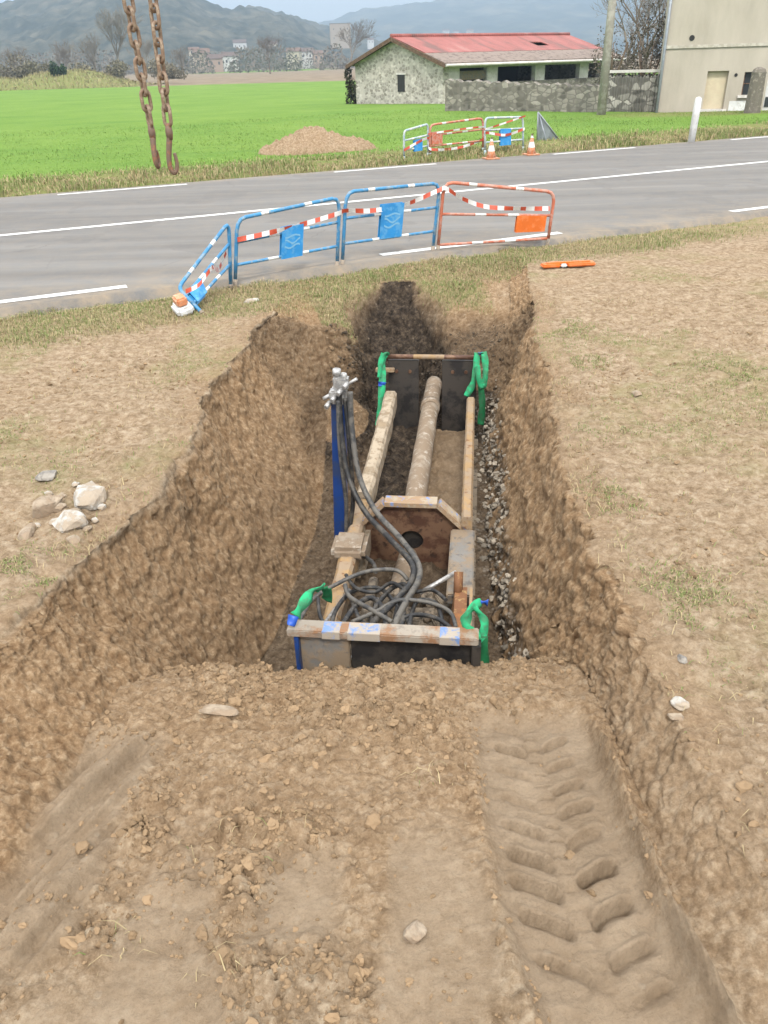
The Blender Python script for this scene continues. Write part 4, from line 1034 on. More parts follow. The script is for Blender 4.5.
# gate pillar in front of it
gp0 = atY(749, 128, 41)
b = MB()
b.lathe([(.40, -.8), (.39, .2), (.36, .9), (.335, 1.6), (.32, 2.2), (.33, 2.3), (.26, 2.42), (.12, 2.5)], 10, smooth=False)
pil = b.build('gate_pillar', 'pillar', None, gp0); tag(pil, 'weathered stone gate pillar before the small dark window', 'gate pillar')
bush('weeds', gp0+Vector((-1.3, .3, -.15)), 1.0, .55, 'dark weeds at the foot of the gate pillar', None, 43, (.07, .085, .035), 1200, .07, cat='weeds')

# delineator post
p0 = at(691, 143, -.02); pt = atY(694, 97, p0.y)
dl = thing('delineator_post', 'white rounded roadside marker post in front of the house', 'marker post', p0, 0)
hgt = pt.z-p0.z; b = MB(); b.lathe([(.105, -.2), (.105, hgt*.75), (.10, hgt*.92), (.085, hgt*.97), (.045, hgt*.997), (.01, hgt)], 16); b.build('post_body', 'post_white', dl)
dl.rotation_euler = (0, R(1.2), 0)

# ================================================================== BARRIERS
def qpt(c, s_, t):
    """bilinear point of the panel: s along (0 left..1 right), t up (0 bottom..1 top)"""
    bl, br_, tl, tr = c
    return (bl*(1-s_)+br_*s_)*(1-t)+(tl*(1-s_)+tr*s_)*t
def barrier(label, bl, br_, tl, tr, paint, plate_mat, plate_st, group, r=.024, rails=(.36, .68), cat='safety barrier', logo=True, whites=True, foot=.14, feet='b_foot'):
    org = bl.copy(); c = [p-org for p in (bl, br_, tl, tr)]
    rt = thing('road_barrier', label, cat, org, 0, group)
    f = lambda s_, t: qpt(c, s_, t)
    k = .08
    path = [f(0, foot), f(0, .5), f(0, 1-2*k)]+[f(k*.15, 1-k*.9), f(k*.45, 1-k*.25)]
    st = [f(s_, 1) for s_ in np.linspace(k, 1-k, 13)]
    path += st+[f(1-k*.45, 1-k*.25), f(1-k*.15, 1-k*.9), f(1, 1-2*k), f(1, .5), f(1, foot)]
    stripes = [0]*(len(path)-1)
    if whites:
        for j in (7, 13): stripes[j] = 1
    b = MB(); b.tube(path, r, 8, 0, True, stripes); b.build('frame', [paint, 'b_white'], rt)
    for t in rails:
        pts = [f(s_, t) for s_ in np.linspace(0.005, .995, 11)]
        b = MB(); b.tube(pts, r*.82, 8, 0, True, [1 if (whites and j in (3, 6)) else 0 for j in range(10)]); b.build('rail', [paint, 'b_white'], rt)
    for s_ in (0, 1):
        b = MB(); b.tube([f(s_, foot+.02), f(s_, -.03)], r*1.15, 8); 
        b.build('leg', feet, rt)
    s0, s1, t0, t1 = plate_st
    nrm = (f(1, 0)-f(0, 0)).cross(f(0, 1)-f(0, 0)).normalized()*.03
    b = MB(); b.prism([f(s0, t0)-nrm*.9, f(s1, t0)-nrm*.9, f(s1, t1)-nrm*.9, f(s0, t1)-nrm*.9], nrm*.2); pl_ = b.build('plate', plate_mat, rt)
    b = MB()
    b.prism([f(s0, t0)+nrm*.82, f(s1, t0)+nrm*.82, f(s1, t1)+nrm*.82, f(s0, t1)+nrm*.82], nrm*.2)
    pl2 = b.build('plate', plate_mat, rt)
    if logo:
        for sg, par in ((1.06, pl2), (-.94, pl_)):
            b = MB()
            for row, (tt_, am) in enumerate(((.52, .07), (.36, .05), (.68, .03))):
                up_, lo_ = [], []
                for q in np.linspace(.15, .85, 9):
                    ss = s0+(s1-s0)*q; w_ = tt_+am*math.sin(q*9+row*1.3)
                    up_.append(f(ss, t0+(t1-t0)*(w_+.035))+nrm*sg); lo_.append(f(ss, t0+(t1-t0)*(w_-.02))+nrm*sg)
                for i in range(8):
                    b.prism([lo_[i], lo_[i+1], up_[i+1], up_[i]], nrm*.03)
            b.build('emblem', 'b_logo', par)
    return rt
def gpt(px_, py_): return place_px(px_, py_)
def top_of(px_, py_, base): return atY(px_, py_, base.y)
GB = 'road barriers between the pit and the road'
q0, q1, q2, q3, q4 = at(235, 290, -.10), at(339, 272, -.10), at(434, 257, -.10), at(547, 247, -.06), at(202, 313, -.06)
barrier('blue barrier with a bright blue plate, left one of the two standing upright', q0, q1-Vector((.03, .03, 0)), top_of(237, 219, q0), top_of(342, 197, q1)-Vector((.03, 0, 0)), 'b_blue', 'b_blue2', (.42, .63, .33, .76), GB)
barrier('blue barrier with a bright blue plate, standing next to the red one', q1+Vector((.04, .02, 0)), q2-Vector((.03, 0, 0)), top_of(346, 192, q1), top_of(440, 183, q2), 'b_blue', 'b_blue2', (.37, .61, .36, .80), GB)
barrier('red orange barrier with an orange plate at its right end', q2+Vector((.05, .03, 0)), q3, top_of(444, 182, q2), top_of(555, 192, q3), 'b_red', 'b_orange', (.68, .95, .30, .58), GB, logo=False, rails=(.16, .58))
tl4 = atY(178, 288, q4.y+.35)
barrier('blue barrier fallen over and slumped at the left end of the row', q4, q0+Vector((-.04, -.05, .05)), tl4, top_of(232, 221, q0)+Vector((-.03, -.06, 0)), 'b_blue', 'b_blue2', (.05, .30, .28, .66), GB, foot=.03)
def tape(label, pts, w, group=None, seg=.11, twist=.5, par=None):
    P_ = smooth_path(pts, 14); L = 0; last = P_[0]; m = MB(); vs = []; us_ = []
    for i, p in enumerate(P_):
        L += (p-last).length; last = p; us_.append(L)
        a = twist*math.sin(L*5.0+i*.05)
        up = Vector((0, math.sin(a), math.cos(a)))*w/2
        vs += [p-up, p+up]
    n_ = len(P_); th = Vector((0, .003, 0))
    v2 = vs+[v+th for v in vs]; o_ = len(vs)
    for i in range(n_-1):
        mi = int(us_[i]/seg) % 2
        for f_ in ((2*i, 2*i+2, 2*i+3, 2*i+1), (o_+2*i, o_+2*i+1, o_+2*i+3, o_+2*i+2), (2*i, o_+2*i, o_+2*i+2, 2*i+2), (2*i+1, 2*i+3, o_+2*i+3, o_+2*i+1)):
            m.f.append(f_); m.mi.append(mi); m.sm.append(False)
    m.v = [tuple(v) for v in v2]
    o = m.build('barrier_tape', ['tape_red', 'tape_white']); return tag(o, label, 'barrier tape', group)
off = Vector((0, -.05, 0))
tp = [top_of(a, b, p)+off for a, b, p in ((238, 239, q0), (270, 232, q0+(q1-q0)*.3), (305, 223, q0+(q1-q0)*.68), (338, 213, q1), (346, 210, q1), (372, 210, q1+(q2-q1)*.3), (405, 204, q1+(q2-q1)*.7), (438, 190, q2), (446, 188, q2), (462, 198, q2+(q3-q2)*.18), (485, 206, q2+(q3-q2)*.4), (515, 208, q2+(q3-q2)*.68), (549, 208, q3))]
tape('long red and white tape strung along the near barriers', tp, .06)
tape('short red and white tape tied to the slumped blue barrier', [q4+Vector((-.15, .0, .25)), q4+Vector((.02, -.03, .33)), q4+Vector((.18, .02, .50)), q0+Vector((-.12, -.3, .33)), q0+Vector((-.03, -.1, .5))], .05, None, .08)
# orange block at the foot of the slumped barrier
b = MB(); b.box(-.10, .10, -.14, .14, 0, .10, 0, .03); b.box(-.065, .065, -.09, .09, .10, .20, 1, .02)
ob = b.build('barrier_block', ['b_white', 'cone'], None, at(184, 312, -.05)); ob.rotation_euler = (R(8), R(-12), .5); tag(ob, 'small orange and white block at the foot of the slumped barrier', 'barrier block')
# orange foot lying on the ground
fp = place_px(571, 257)
b = MB(); b.box(-.36, -.11, -.075, .075, 0, .045, 0, .018); b.box(-.108, -.03, -.07, .07, .002, .043, 1, .012); b.box(-.028, .36, -.075, .075, 0, .045, 0, .018); b.box(-.30, .30, -.03, .03, .03, .062, 0, .012)
ft = b.build('plastic_bar', ['b_orange', 'b_white'], None, fp+Vector((0, 0, .01))); ft.rotation_euler = (0, 0, .1); tag(ft, 'orange plastic bar lying on the soil beside the red barrier', 'plastic bar')
# far barriers across the road
GF = 'road barriers across the road'
def fb(label, x0, yb0, yt0, x1, yb1, yt1, paint, plate, st, zb_=-.02, **kw):
    a, b_ = at(x0, yb0, zb_), at(x1, yb1, zb_)
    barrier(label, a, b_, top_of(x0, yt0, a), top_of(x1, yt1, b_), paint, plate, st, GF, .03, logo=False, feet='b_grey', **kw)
    return a, b_
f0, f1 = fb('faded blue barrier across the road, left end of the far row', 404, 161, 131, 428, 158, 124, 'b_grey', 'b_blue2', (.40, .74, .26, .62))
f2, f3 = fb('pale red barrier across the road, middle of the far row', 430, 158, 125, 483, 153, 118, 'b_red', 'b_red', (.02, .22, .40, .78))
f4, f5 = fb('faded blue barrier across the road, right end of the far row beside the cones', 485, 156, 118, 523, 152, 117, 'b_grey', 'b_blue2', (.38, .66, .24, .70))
tape('red and white tape strung low along the far barriers', [f0+Vector((0, -.06, .28)), f1+Vector((0, -.06, .52)), f2+Vector((0, -.06, .24)), (f2+f3)/2+Vector((0, -.06, .20)), f3+Vector((0, -.06, .38)), f4+Vector((0, -.06, .60)), (f4+f5)/2+Vector((0, -.06, .5)), f5+Vector((0, -.06, .62))], .07, None, .22, .3)
tape('red and white tape strung high between the far barriers', [f1+Vector((0, -.06, .62)), (f2+f3)/2+Vector((0, -.08, .68)), f3+Vector((0, -.06, .70)), f4+Vector((0, -.06, .70)), f5+Vector((0, -.06, .95))], .045, None, .25, .3)
def cone(px_, py_, label, hgt=.50):
    p = at(px_, py_, .0); rt = thing('traffic_cone', label, 'traffic cone', p, .3, 'traffic cones by the far barriers')
    b = MB(); b.box(-.19, .19, -.19, .19, 0, .04, 0, .012); b.build('base', 'cone', rt)
    b = MB(); z_ = [.041, .20, .34, .44, .54, hgt]; r2 = [.14-.11*(q/hgt) for q in z_]
    b.lathe(list(zip(r2, z_)), 16, 0, mis=[0, 1, 0, 1, 0]); b.build('body', ['cone', 'b_white'], rt)
cone(491, 159, 'orange and white cone in front of the far barrier, left of the two')
cone(531, 155, 'orange and white cone beside the grey triangle sign, right of the two')
# triangular sign seen from behind
sp0 = at(537, 143, -.05); s_top = atY(538, 112, sp0.y); s_r = atY(561, 142, sp0.y+.15)
sg = thing('triangle_sign', 'grey triangular road sign seen from the back on the far verge', 'road sign', sp0, 0)
A_, B_, C_ = Vector((0, 0, 0)), s_r-sp0, s_top-sp0
b = MB(); b.prism([A_+Vector((0, 0, .02)), B_, C_], Vector((0, .025, 0))); b.build('sign_plate', 'signback', sg)
b = MB()
for a_, c_ in ((A_+Vector((0, 0, .02)), B_), (B_, C_), (C_, A_+Vector((0, 0, .02)))): b.tube([a_+Vector((0, -.01, 0)), c_+Vector((0, -.01, 0))], .022, 6)
b.build('rim', 'zinc', sg)
b = MB(); b.tube([C_*.9+Vector((.05, .02, 0)), Vector((.25, -.45, -.02))], .018, 6); b.build('stand_leg', 'zinc', sg)

# ================================================================== CHAINS
def link_mesh():
    pts = []; a, r_ = .019, .0158
    for k in range(9): t = math.pi*k/8; pts.append((r_*math.cos(t), 0, a+r_*math.sin(t)))
    for k in range(9): t = math.pi+math.pi*k/8; pts.append((r_*math.cos(t), 0, -a+r_*math.sin(t)))
    pts.append(pts[0]); b = MB(); b.tube(pts, .0068, 8, 0, False); return b
def chain(label, pbot, ptop, hook_len, seed, ext=.9):
    d = (ptop-pbot).normalized(); ptop = ptop+d*ext
    rt = thing('hanging_chain', label, 'chain', pbot, 0, 'lifting chains hanging over the road view')
    base_me = None; L = (ptop-pbot).length; pitch = .0512; z0 = hook_len; k = 0
    rot = d.to_track_quat('Z', 'Y')
    while z0 < L and k < 60:
        q = rot @ Matrix.Rotation(R(90)*(k % 2)+R(35)+random.gauss(0, .12)+seed, 3, 'Z').to_quaternion()
        if base_me is None:
            o = link_mesh().build('chain_link', 'chain', rt); base_me = o
        else:
            o = base_me.copy(); C.objects.link(o); o.parent = rt
        o.location = d*(z0+.02); o.rotation_mode = 'QUATERNION'; o.rotation_quaternion = q
        z0 += pitch; k += 1
    # shackle and grab hook
    b = MB()
    lo = d*(hook_len-.005)
    b.tube([lo+Vector((0, 0, .0)), lo-d*.03, lo-d*.055], [.010, .014, .011], 8)
    h = hook_len-.05; sd = Vector((math.cos(1.35-2.2*seed), math.sin(1.35-2.2*seed), 0))
    hk = [d*h, d*(h*.75)-sd*.006, d*(h*.4)-sd*.012, d*(h*.14)-sd*.011, d*0, d*(h*.10)+sd*.012, d*(h*.32)+sd*.015, d*(h*.55)+sd*.010]
    hp = smooth_path(hk, 5); b.tube(hp, [.0115*(1-.5*i/len(hp)) for i in range(len(hp))], 8)
    b.build('hook', 'hook', rt)
    return rt
chain('left rusty lifting chain hanging with a hook over the field', atY(158, 167, 3.3), atY(128, 0, 3.3), .155, 0.0)
chain('right rusty lifting chain with the larger hook and darker lower links', atY(174, 173, 3.25), atY(153, 0, 3.25), .175, .5)

# ================================================================== MACHINE IN THE PIT
MA = R(-7.2); MO = Vector((-.02, 3.39, -1.25))
mach = thing('pipe_pulling_machine', 'muddy hydraulic pipe pulling machine in a steel frame at the bottom of the pit', 'machine', MO, MA)
MMx = Matrix.Translation(MO) @ Matrix.Rotation(MA, 4, 'Z'); MINV = MMx.inverted()
def ml(px_, py_, zl):
    """machine-frame point at height zl seen at a picture position"""
    p = MINV @ at(px_, py_, zl+MO.z); return Vector((p.x, p.y, zl))
def mly(px_, py_, yl):
    o_ = MINV @ Vector((0, 0, CAM_H)); d_ = MINV.to_3x3() @ ray(px_, py_); t = (yl-o_.y)/d_.y; return o_+d_*t
# front plate and beam
b = MB(); b.box(-.50, -.20, .03, .07, .02, .91, 0, .006); b.box(-.195, .49, .05, .08, .02, .91, 1, .006); b.build('front_plate', ['steel_mud', 'steel_dark'], mach)
b = MB(); b.box(-.535, .51, -.02, .085, .918, .965, 0, .006); fbm_ = b.build('front_beam', 'blue_worn', mach)
M['patch'] = mat_worn('patches of old blue paint', (.16, .26, .50), (.36, .31, .25), .45, 16, .6)
for x0, x1 in ((-.34, -.24), (-.20, -.02), (.30, .41)):
    b = MB(); b.box(x0, x1, -.0215, .075, .916, .9665, 0, .002); b.build('paint_patch', 'patch', fbm_)
for sx_ in (-.525, .475):
    b = MB(); b.box(sx_+(.025 if sx_ < 0 else 0), sx_+.05, -.015, .08, .0, .914, 0, .005); b.build('front_post', M['blue_post'] if sx_ < 0 else M['steel_dark'], mach)
# floor pan
b = MB(); b.box(-.5, .5, .1, 4.62, -.02, .03, 0, .005); b.build('floor_pan', 'engine', mach)
# mud lying on the pan
n_ = 46; gx_, gy_ = np.meshgrid(np.linspace(-.46, .46, n_), np.linspace(.1, 4.55, n_*3)); gx_, gy_ = gx_.ravel(), gy_.ravel()
pp_ = np.stack([gx_, gy_, 0*gx_], 1); w_, _ = worley(pp_*7, 701)
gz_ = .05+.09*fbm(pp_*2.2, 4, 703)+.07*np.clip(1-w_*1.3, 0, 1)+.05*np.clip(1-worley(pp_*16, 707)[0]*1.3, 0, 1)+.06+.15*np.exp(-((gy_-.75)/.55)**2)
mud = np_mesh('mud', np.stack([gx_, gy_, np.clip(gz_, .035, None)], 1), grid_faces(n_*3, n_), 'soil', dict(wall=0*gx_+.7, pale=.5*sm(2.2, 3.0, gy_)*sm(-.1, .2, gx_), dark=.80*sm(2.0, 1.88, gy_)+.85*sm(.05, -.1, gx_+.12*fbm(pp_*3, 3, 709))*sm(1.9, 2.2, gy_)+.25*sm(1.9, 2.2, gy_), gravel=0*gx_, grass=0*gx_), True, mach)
# rear plates, gap and crossbar
for x0, x1 in ((-.47, -.15), (.10, .46)):
    b = MB(); b.box(x0, x1, 4.60, 4.65, .02, .92, 0, .006); p_ = b.build('rear_plate', 'steel_dark', mach)
    b = MB(); xm = (x0+x1)/2
    for q in (-.07, .07): b.tube([(xm+q, 4.60, .80), (xm+q, 4.578, .80)], .018, 8)
    b.build('bolt', 'rust', p_)
b = MB(); b.tube([(-.55, 4.60, .955), (-.20, 4.60, .958), (.12, 4.60, .958), (.52, 4.60, .955)], .026, 8, 0, True, [0, 1, 0]); b.build('crossbar', ['rust', 'rail_paint'], mach)
for x0, x1 in ((-.60, -.40), (.44, .56)):
    b = MB(); b.box(x0, x1, 4.54, 4.60, .80, .84, 0, .006); b.build('rear_bracket', 'rail_paint', mach)
# side rails (muddy left, painted right)
def bar(path, w, h, name, mat, parent=mach, rough=0.0, seg=26):
    P_ = smooth_path(path, seg//max(1, len(path)-1)); vs = []; fs = []
    for i, p in enumerate(P_):
        a = rough*vnoise(np.array([[i*.45, 1.1, 3.3], [i*.45, 5.1, 7.7], [i*.45, 9.1, 2.3]]), 5)
        w2, h2 = w/2*(1+a[0]), h/2*(1+a[1])
        for sx_, sz_ in ((-1, -1), (-1, .65), (-.65, 1), (.65, 1), (1, .65), (1, -1)): vs.append((p.x+sx_*w2, p.y, p.z+sz_*h2+a[2]*.02))
    for i in range(len(P_)-1):
        for k in range(6): fs.append((6*i+k, 6*i+(k+1) % 6, 6*(i+1)+(k+1) % 6, 6*(i+1)+k))
    fs += [tuple(range(5, -1, -1)), tuple(6*(len(P_)-1)+k for k in range(6))]
    m = MB(); m.add(vs, fs); return m.build(name, mat, parent)
bar([(-.43, 4.42, .56), (-.42, 3.5, .55), (-.42, 2.2, .54)], .13, .17, 'side_rail', 'beam_mud', rough=.12)
bar([(-.43, 2.195, .5), (-.43, 1.2, .48), (-.43, .45, .46)], .12, .14, 'rail_extension', 'rail_paint', rough=.1)
bar([(.41, 4.32, .56), (.415, 2.4, .56), (.42, 1.85, .56)], .085, .14, 'side_rail', 'rail_paint', rough=.05)
b = MB(); b.box(.30, .48, .98, 1.845, .45, .53, 0, .01); b.box(.44, .48, .6, 1.84, .05, .448, 0, .008); b.build('rail_plate', 'steel_mud', mach)
b = MB()
b.prism([(.30, .25, .10), (.44, .25, .10), (.44, .25, .62), (.36, .25, .62)], (0, .70, 0)); b.tube([(.38, .9, .6), (.38, .98, .72)], .03, 8); b.build('angle_bracket', 'orange_rust', mach)
b = MB(); b.box(.455, .475, .3, .9, .4, .66, 0, .004); b.build('side_strip', 'rail_paint', mach)
# rod: muddy pipe string
b = MB(); N_ = 40; rpath = []; rr_ = []
for i in range(N_):
    t = i/(N_-1); rpath.append((-.02+.002*math.sin(i*.7), 2.24+t*3.01, (.44-.02*t))); rr_.append(.092+.002*float(vnoise(np.array([[i*.7, 0, 0]]), 4)[0]))
b.tube(rpath, rr_, 16); b.build('pull_rod', 'rod', mach)
b = MB(); b.tube([(-.02, 4.58, .43), (-.02, 4.52, .43), (-.02, 4.45, .43)], [.105, .105, .10], 16); b.build('rod_collar', 'rod', mach)
# bulkhead: eight sided plate with a hole and a bent rim
oc = [(-.40, .06), (-.40, .50), (-.21, .70), (.19, .70), (.39, .50), (.39, .06)]
hc_, hr = (-.01, .37), .095
m = MB(); nh = 24
import bmesh
def plate_with_hole(poly, c_, r_, y0, y1):
    bm = bmesh.new(); out = [bm.verts.new((p[0], y0, p[1])) for p in poly]
    inn = [bm.verts.new((c_[0]+r_*math.cos(2*math.pi*k/nh), y0, c_[1]+r_*math.sin(2*math.pi*k/nh))) for k in range(nh)]
    e = [bm.edges.new((out[i], out[(i+1) % len(out)])) for i in range(len(out))]+[bm.edges.new((inn[i], inn[(i+1) % nh])) for i in range(nh)]
    bmesh.ops.triangle_fill(bm, use_beauty=True, use_dissolve=False, edges=e)
    g_ = bmesh.ops.extrude_face_region(bm, geom=bm.faces[:]); vv = [q for q in g_['geom'] if isinstance(q, bmesh.types.BMVert)]
    for q in vv: q.co.y = y1
    bmesh.ops.recalc_face_normals(bm, faces=bm.faces[:]); me = bpy.data.meshes.new('bulkhead'); bm.to_mesh(me); bm.free(); return me
me = plate_with_hole(oc, hc_, hr, 1.90, 1.94); me.materials.append(M['rust']); bh = bpy.data.objects.new('bulkhead', me); C.objects.link(bh); bh.parent = mach
b = MB()
ocr = oc[1:5]
for i in range(3):
    a_, c_ = Vector((ocr[i][0], 0, ocr[i][1])), Vector((ocr[i+1][0], 0, ocr[i+1][1])); nrm = (c_-a_).cross(Vector((0, 1, 0))).normalized()
    if nrm.z < 0: nrm = -nrm
    b.prism([a_+Vector((0, 1.85, 0)), c_+Vector((0, 1.85, 0)), c_+nrm*.035+Vector((0, 1.85, 0)), a_+nrm*.035+Vector((0, 1.85, 0))], (0, .12, 0))
b.build('rim', 'flange', bh)
b = MB(); b.lathe([(.098, 0), (.098, .30), (.125, .30), (.125, 0), (.098, 0)], 24); b.lathe([(.097, .27), (.097, .295), (.0, .296)], 24)
bo = b.build('hole_shade_tube', 'steel_dark', bh); bo.location = (-.01, 1.945, .37); bo.rotation_euler = (R(-90), 0, 0)  # added dark tube, closed at the back, so the bulkhead hole looks shaded
# ram body: nose and blocks in front of the bulkhead
b = MB(); b.tube([(-.03, 1.88, .27), (-.03, 1.84, .27), (-.05, 1.5, .24), (-.06, 1.15, .21)], [.06, .075, .085, .09], 16); b.build('ram_nose', 'rod', mach)
b = MB()
rg_ = random.Random(4)
b.box(-.30, .26, .55, 1.15, .10, .30, 0, .02)
b.box(-.22, -.10, .85, 1.0, .30, .42, 0, .015); b.box(-.02, .10, .62, .78, .30, .40, 0, .02); b.box(.12, .24, .75, 1.05, .30, .38, 0, .02)
b.box(-.2, -.12, .6, .72, .30, .45, 0, .012); b.box(.05, .2, .3, .52, .1, .33, 0, .02); b.box(-.28, -.05, .22, .5, .1, .30, 0, .02)
for q in range(46):
    x_, y_, z_ = rg_.uniform(-.33, .30), rg_.uniform(.2, 1.35), rg_.uniform(.22, .36); a_, c_, e_ = rg_.uniform(.015, .06), rg_.uniform(.015, .07), rg_.uniform(.02, .06)
    b.box(-a_, a_, -c_, c_, -e_, e_, 0, .008, Matrix.Translation((x_, y_, z_)) @ Matrix.Rotation(rg_.uniform(-.9, .9), 4, 'Z') @ Matrix.Rotation(rg_.uniform(-.7, .7), 4, 'X'))
b.build('ram_body', 'engine', mach)
for (x_, y_, z_, r_, h_) in ((-.16, .92, .42, .035, .09), (-.06, .70, .30, .045, .14), (.18, .88, .38, .03, .07), (.10, .40, .33, .05, .08), (-.18, .35, .30, .05, .10), (.26, .45, .33, .04, .06)):
    b = MB(); b.lathe([(r_, 0), (r_, h_*.6), (r_*.7, h_*.62), (r_*.7, h_), (r_*.4, h_*1.02)], 10, 0, (x_, y_, z_)); b.build('fitting', rg_.choice(['engine', 'steel_mud', 'valve', 'rust']), mach)
for x0 in (-.22, .0):
    b = MB(); b.tube([(x0, .3, .52), (x0+.01, 1.15, .50)], .035, 10); b.build('ram_cylinder', 'engine', mach)
b = MB(); b.tube([(.12, 1.0, .52), (.36, 1.15, .60)], .016, 8); b.build('lever', 'valve', mach)
b = MB(); b.box(-.55, -.30, 1.35, 1.62, .52, .62, 0, .03); b.build('muddy_block', 'rod', mach)
b = MB(); b.tube([(-.36, 1.0, .52), (-.47, .55, .54), (-.48, .35, .55), (-.44, .28, .55), (-.15, .25, .56)], .014, 8); b.build('guard_rod', 'valve', mach)
b = MB(); 
b.box(-.47, -.33, 1.5, 2.1, .25, .50, 0, .04); b.build('clay_lump', 'beam_mud', mach)
# blue post with the valve block
pbv = ml(341, 545, .28); ptop = mly(338, 402, pbv.y)
tv = Matrix.Translation
b = MB(); dz = ptop.z-pbv.z
b.prism([pbv+Vector((-.045, -.04, 0)), pbv+Vector((.055, -.04, 0)), pbv+Vector((.055, .04, 0)), pbv+Vector((-.045, .04, 0))], ptop-pbv)
post = b.build('valve_post', 'blue_post', mach)
b = MB(); pv = ptop
b.box(pv.x-.055, pv.x+.065, pv.y-.05, pv.y+.06, pv.z-.01, pv.z+.10, 0, .012)
b.box(pv.x-.025, pv.x+.085, pv.y-.04, pv.y+.05, pv.z+.10, pv.z+.20, 0, .014)
for q in range(4): b.tube([(pv.x-.05+.045*q, pv.y-.06, pv.z+.02+.05*q), (pv.x-.07+.045*q, pv.y-.11, pv.z+.0+.05*q)], .018, 8)
b.tube([(pv.x+.0, pv.y, pv.z+.20), (pv.x+.005, pv.y, pv.z+.25)], .03, 10); b.tube([(pv.x+.05, pv.y, pv.z+.18), (pv.x+.055, pv.y, pv.z+.22)], .02, 10)
b.tube([(pv.x+.06, pv.y-.02, pv.z+.13), (pv.x+.15, pv.y-.03, pv.z+.19)], .012, 8); b.tube([(pv.x-.05, pv.y-.02, pv.z+.06), (pv.x-.10, pv.y-.02, pv.z+.03)], .016, 8)
b.build('valve_block', 'valve', mach)
# hoses
def hose(pts, r_, mat): 
    b = MB(); b.tube(smooth_path(pts, 10), r_, 8); return b.build('hose', mat, mach)
yv = pv.y
for dx_, mt in ((-2, 'hose'), (9, 'hose_grey')):
    hose([mly(341+dx_, 392, yv-.06), mly(343+dx_, 430, yv-.1), mly(350+dx_, 475, yv-.2), mly(366+dx_, 510, yv-.35), mly(390+dx_, 537, 1.35), mly(412+dx_*.6, 562, 1.05), mly(413+dx_*.6, 580, .85), mly(398+dx_, 600, .62), mly(378+dx_*2, 622, .42), mly(372+dx_*2.4, 640, .30)], .021, mt)
hose([mly(338, 400, yv-.08), mly(340, 450, yv-.1), mly(346, 500, yv-.1), mly(347, 535, yv-.12), mly(356, 550, 1.6), mly(372, 562, 1.45), mly(376, 572, 1.3)], .016, 'hose_grey')
hose([mly(345, 398, yv-.05), mly(350, 450, yv-.1), mly(353, 500, yv-.12), mly(350, 530, yv-.15), mly(352, 555, yv-.3)], .017, 'hose')
hose([mly(300, 620, .5), mly(312, 600, .7), mly(335, 585, .9), mly(365, 572, 1.0), mly(395, 570, 1.0), mly(408, 580, .95)], .014, 'hose_grey')
hose([mly(345, 585, .85), mly(350, 597, .7), mly(372, 610, .5), mly(392, 622, .4)], .015, 'hose_grey')
hose([mly(352, 622, .35), mly(375, 612, .5), mly(400, 600, .6), mly(430, 603, .6), mly(450, 612, .5), mly(456, 628, .35)], .013, 'hose_grey')
hose([mly(400, 600, .65), mly(403, 615, .5), mly(398, 640, .28)], .02, 'hose')
hose([mly(318, 598, .6), mly(322, 620, .4), mly(345, 640, .25)], .012, 'hose')

for pts_, r_ in (([(378, 640, .25), (372, 615, .5), (390, 590, .9), (405, 585, 1.0), (398, 605, .7), (392, 640, .25)], .016),
                 ([(330, 640, .2), (335, 612, .5), (352, 592, .85), (378, 588, .95), (396, 604, .7), (420, 640, .2)], .014),
                 ([(352, 600, .7), (362, 622, .4), (384, 628, .35), (412, 615, .5), (440, 620, .4), (462, 640, .2)], .014),
                 ([(346, 575, 1.05), (356, 588, .85), (375, 592, .8), (392, 583, .95), (410, 592, .8), (432, 590, .85), (446, 600, .7)], .013),
                 ([(408, 640, .2), (412, 612, .55), (420, 600, .72), (438, 606, .62), (444, 640, .2)], .015),
                 ([(340, 628, .35), (356, 606, .6), (372, 598, .75), (384, 612, .55), (386, 640, .2)], .018)):
    hose([mly(*p_) for p_ in pts_], r_, 'hose')
# slings (tied to the frame, things of their own)
def sling(label, ribbons, mats=('strap', 'strap_dark', 'buckle'), w=.06):
    b = MB()
    for pts, mi, ww0 in ribbons:
        P_ = smooth_path([MMx @ Vector(p) for p in pts], 8); vs = []
        for i, p in enumerate(P_):
            ww = ww0*(1-.22*abs(math.sin(i*.21+len(ribbons))))
            T_ = (P_[min(i+1, len(P_)-1)]-P_[max(i-1, 0)]).normalized(); sd_ = T_.cross(Vector((0, 1, .25))).normalized()
            a_ = .5*math.sin(i*.5); n2 = T_.cross(sd_); sd_ = sd_*math.cos(a_)+n2*math.sin(a_)
            fold = n2*.007*math.sin(i*.8)
            vs += [p-sd_*ww/2, p+fold+n2*.005, p+sd_*ww/2, p+sd_*ww/2-n2*.004, p+fold-n2*.002, p-sd_*ww/2-n2*.004]
        fs = []
        for i in range(len(P_)-1):
            for k in range(6): fs.append((6*i+k, 6*i+(k+1) % 6, 6*i+6+(k+1) % 6, 6*i+6+k))
        fs += [(5, 4, 3, 2, 1, 0), tuple(6*(len(P_)-1)+k for k in range(6))]
        b.add(vs, fs, mi, True)
    o = b.build('lifting_sling', list(mats)); return tag(o, label, 'sling', 'green slings tied to the frame corners')
sling('green sling hanging straight down at the rear left corner beside the muddy rail', [
    ([(-.50, 4.58, .99), (-.52, 4.54, .93), (-.52, 4.45, .72), (-.54, 4.35, .45), (-.55, 4.3, .30)], 0, .085),
    ([(-.47, 4.62, .93), (-.48, 4.55, 1.01), (-.53, 4.50, .95), (-.55, 4.45, .78)], 0, .06),
    ([(-.52, 4.44, .735), (-.525, 4.43, .69)], 2, .09)])
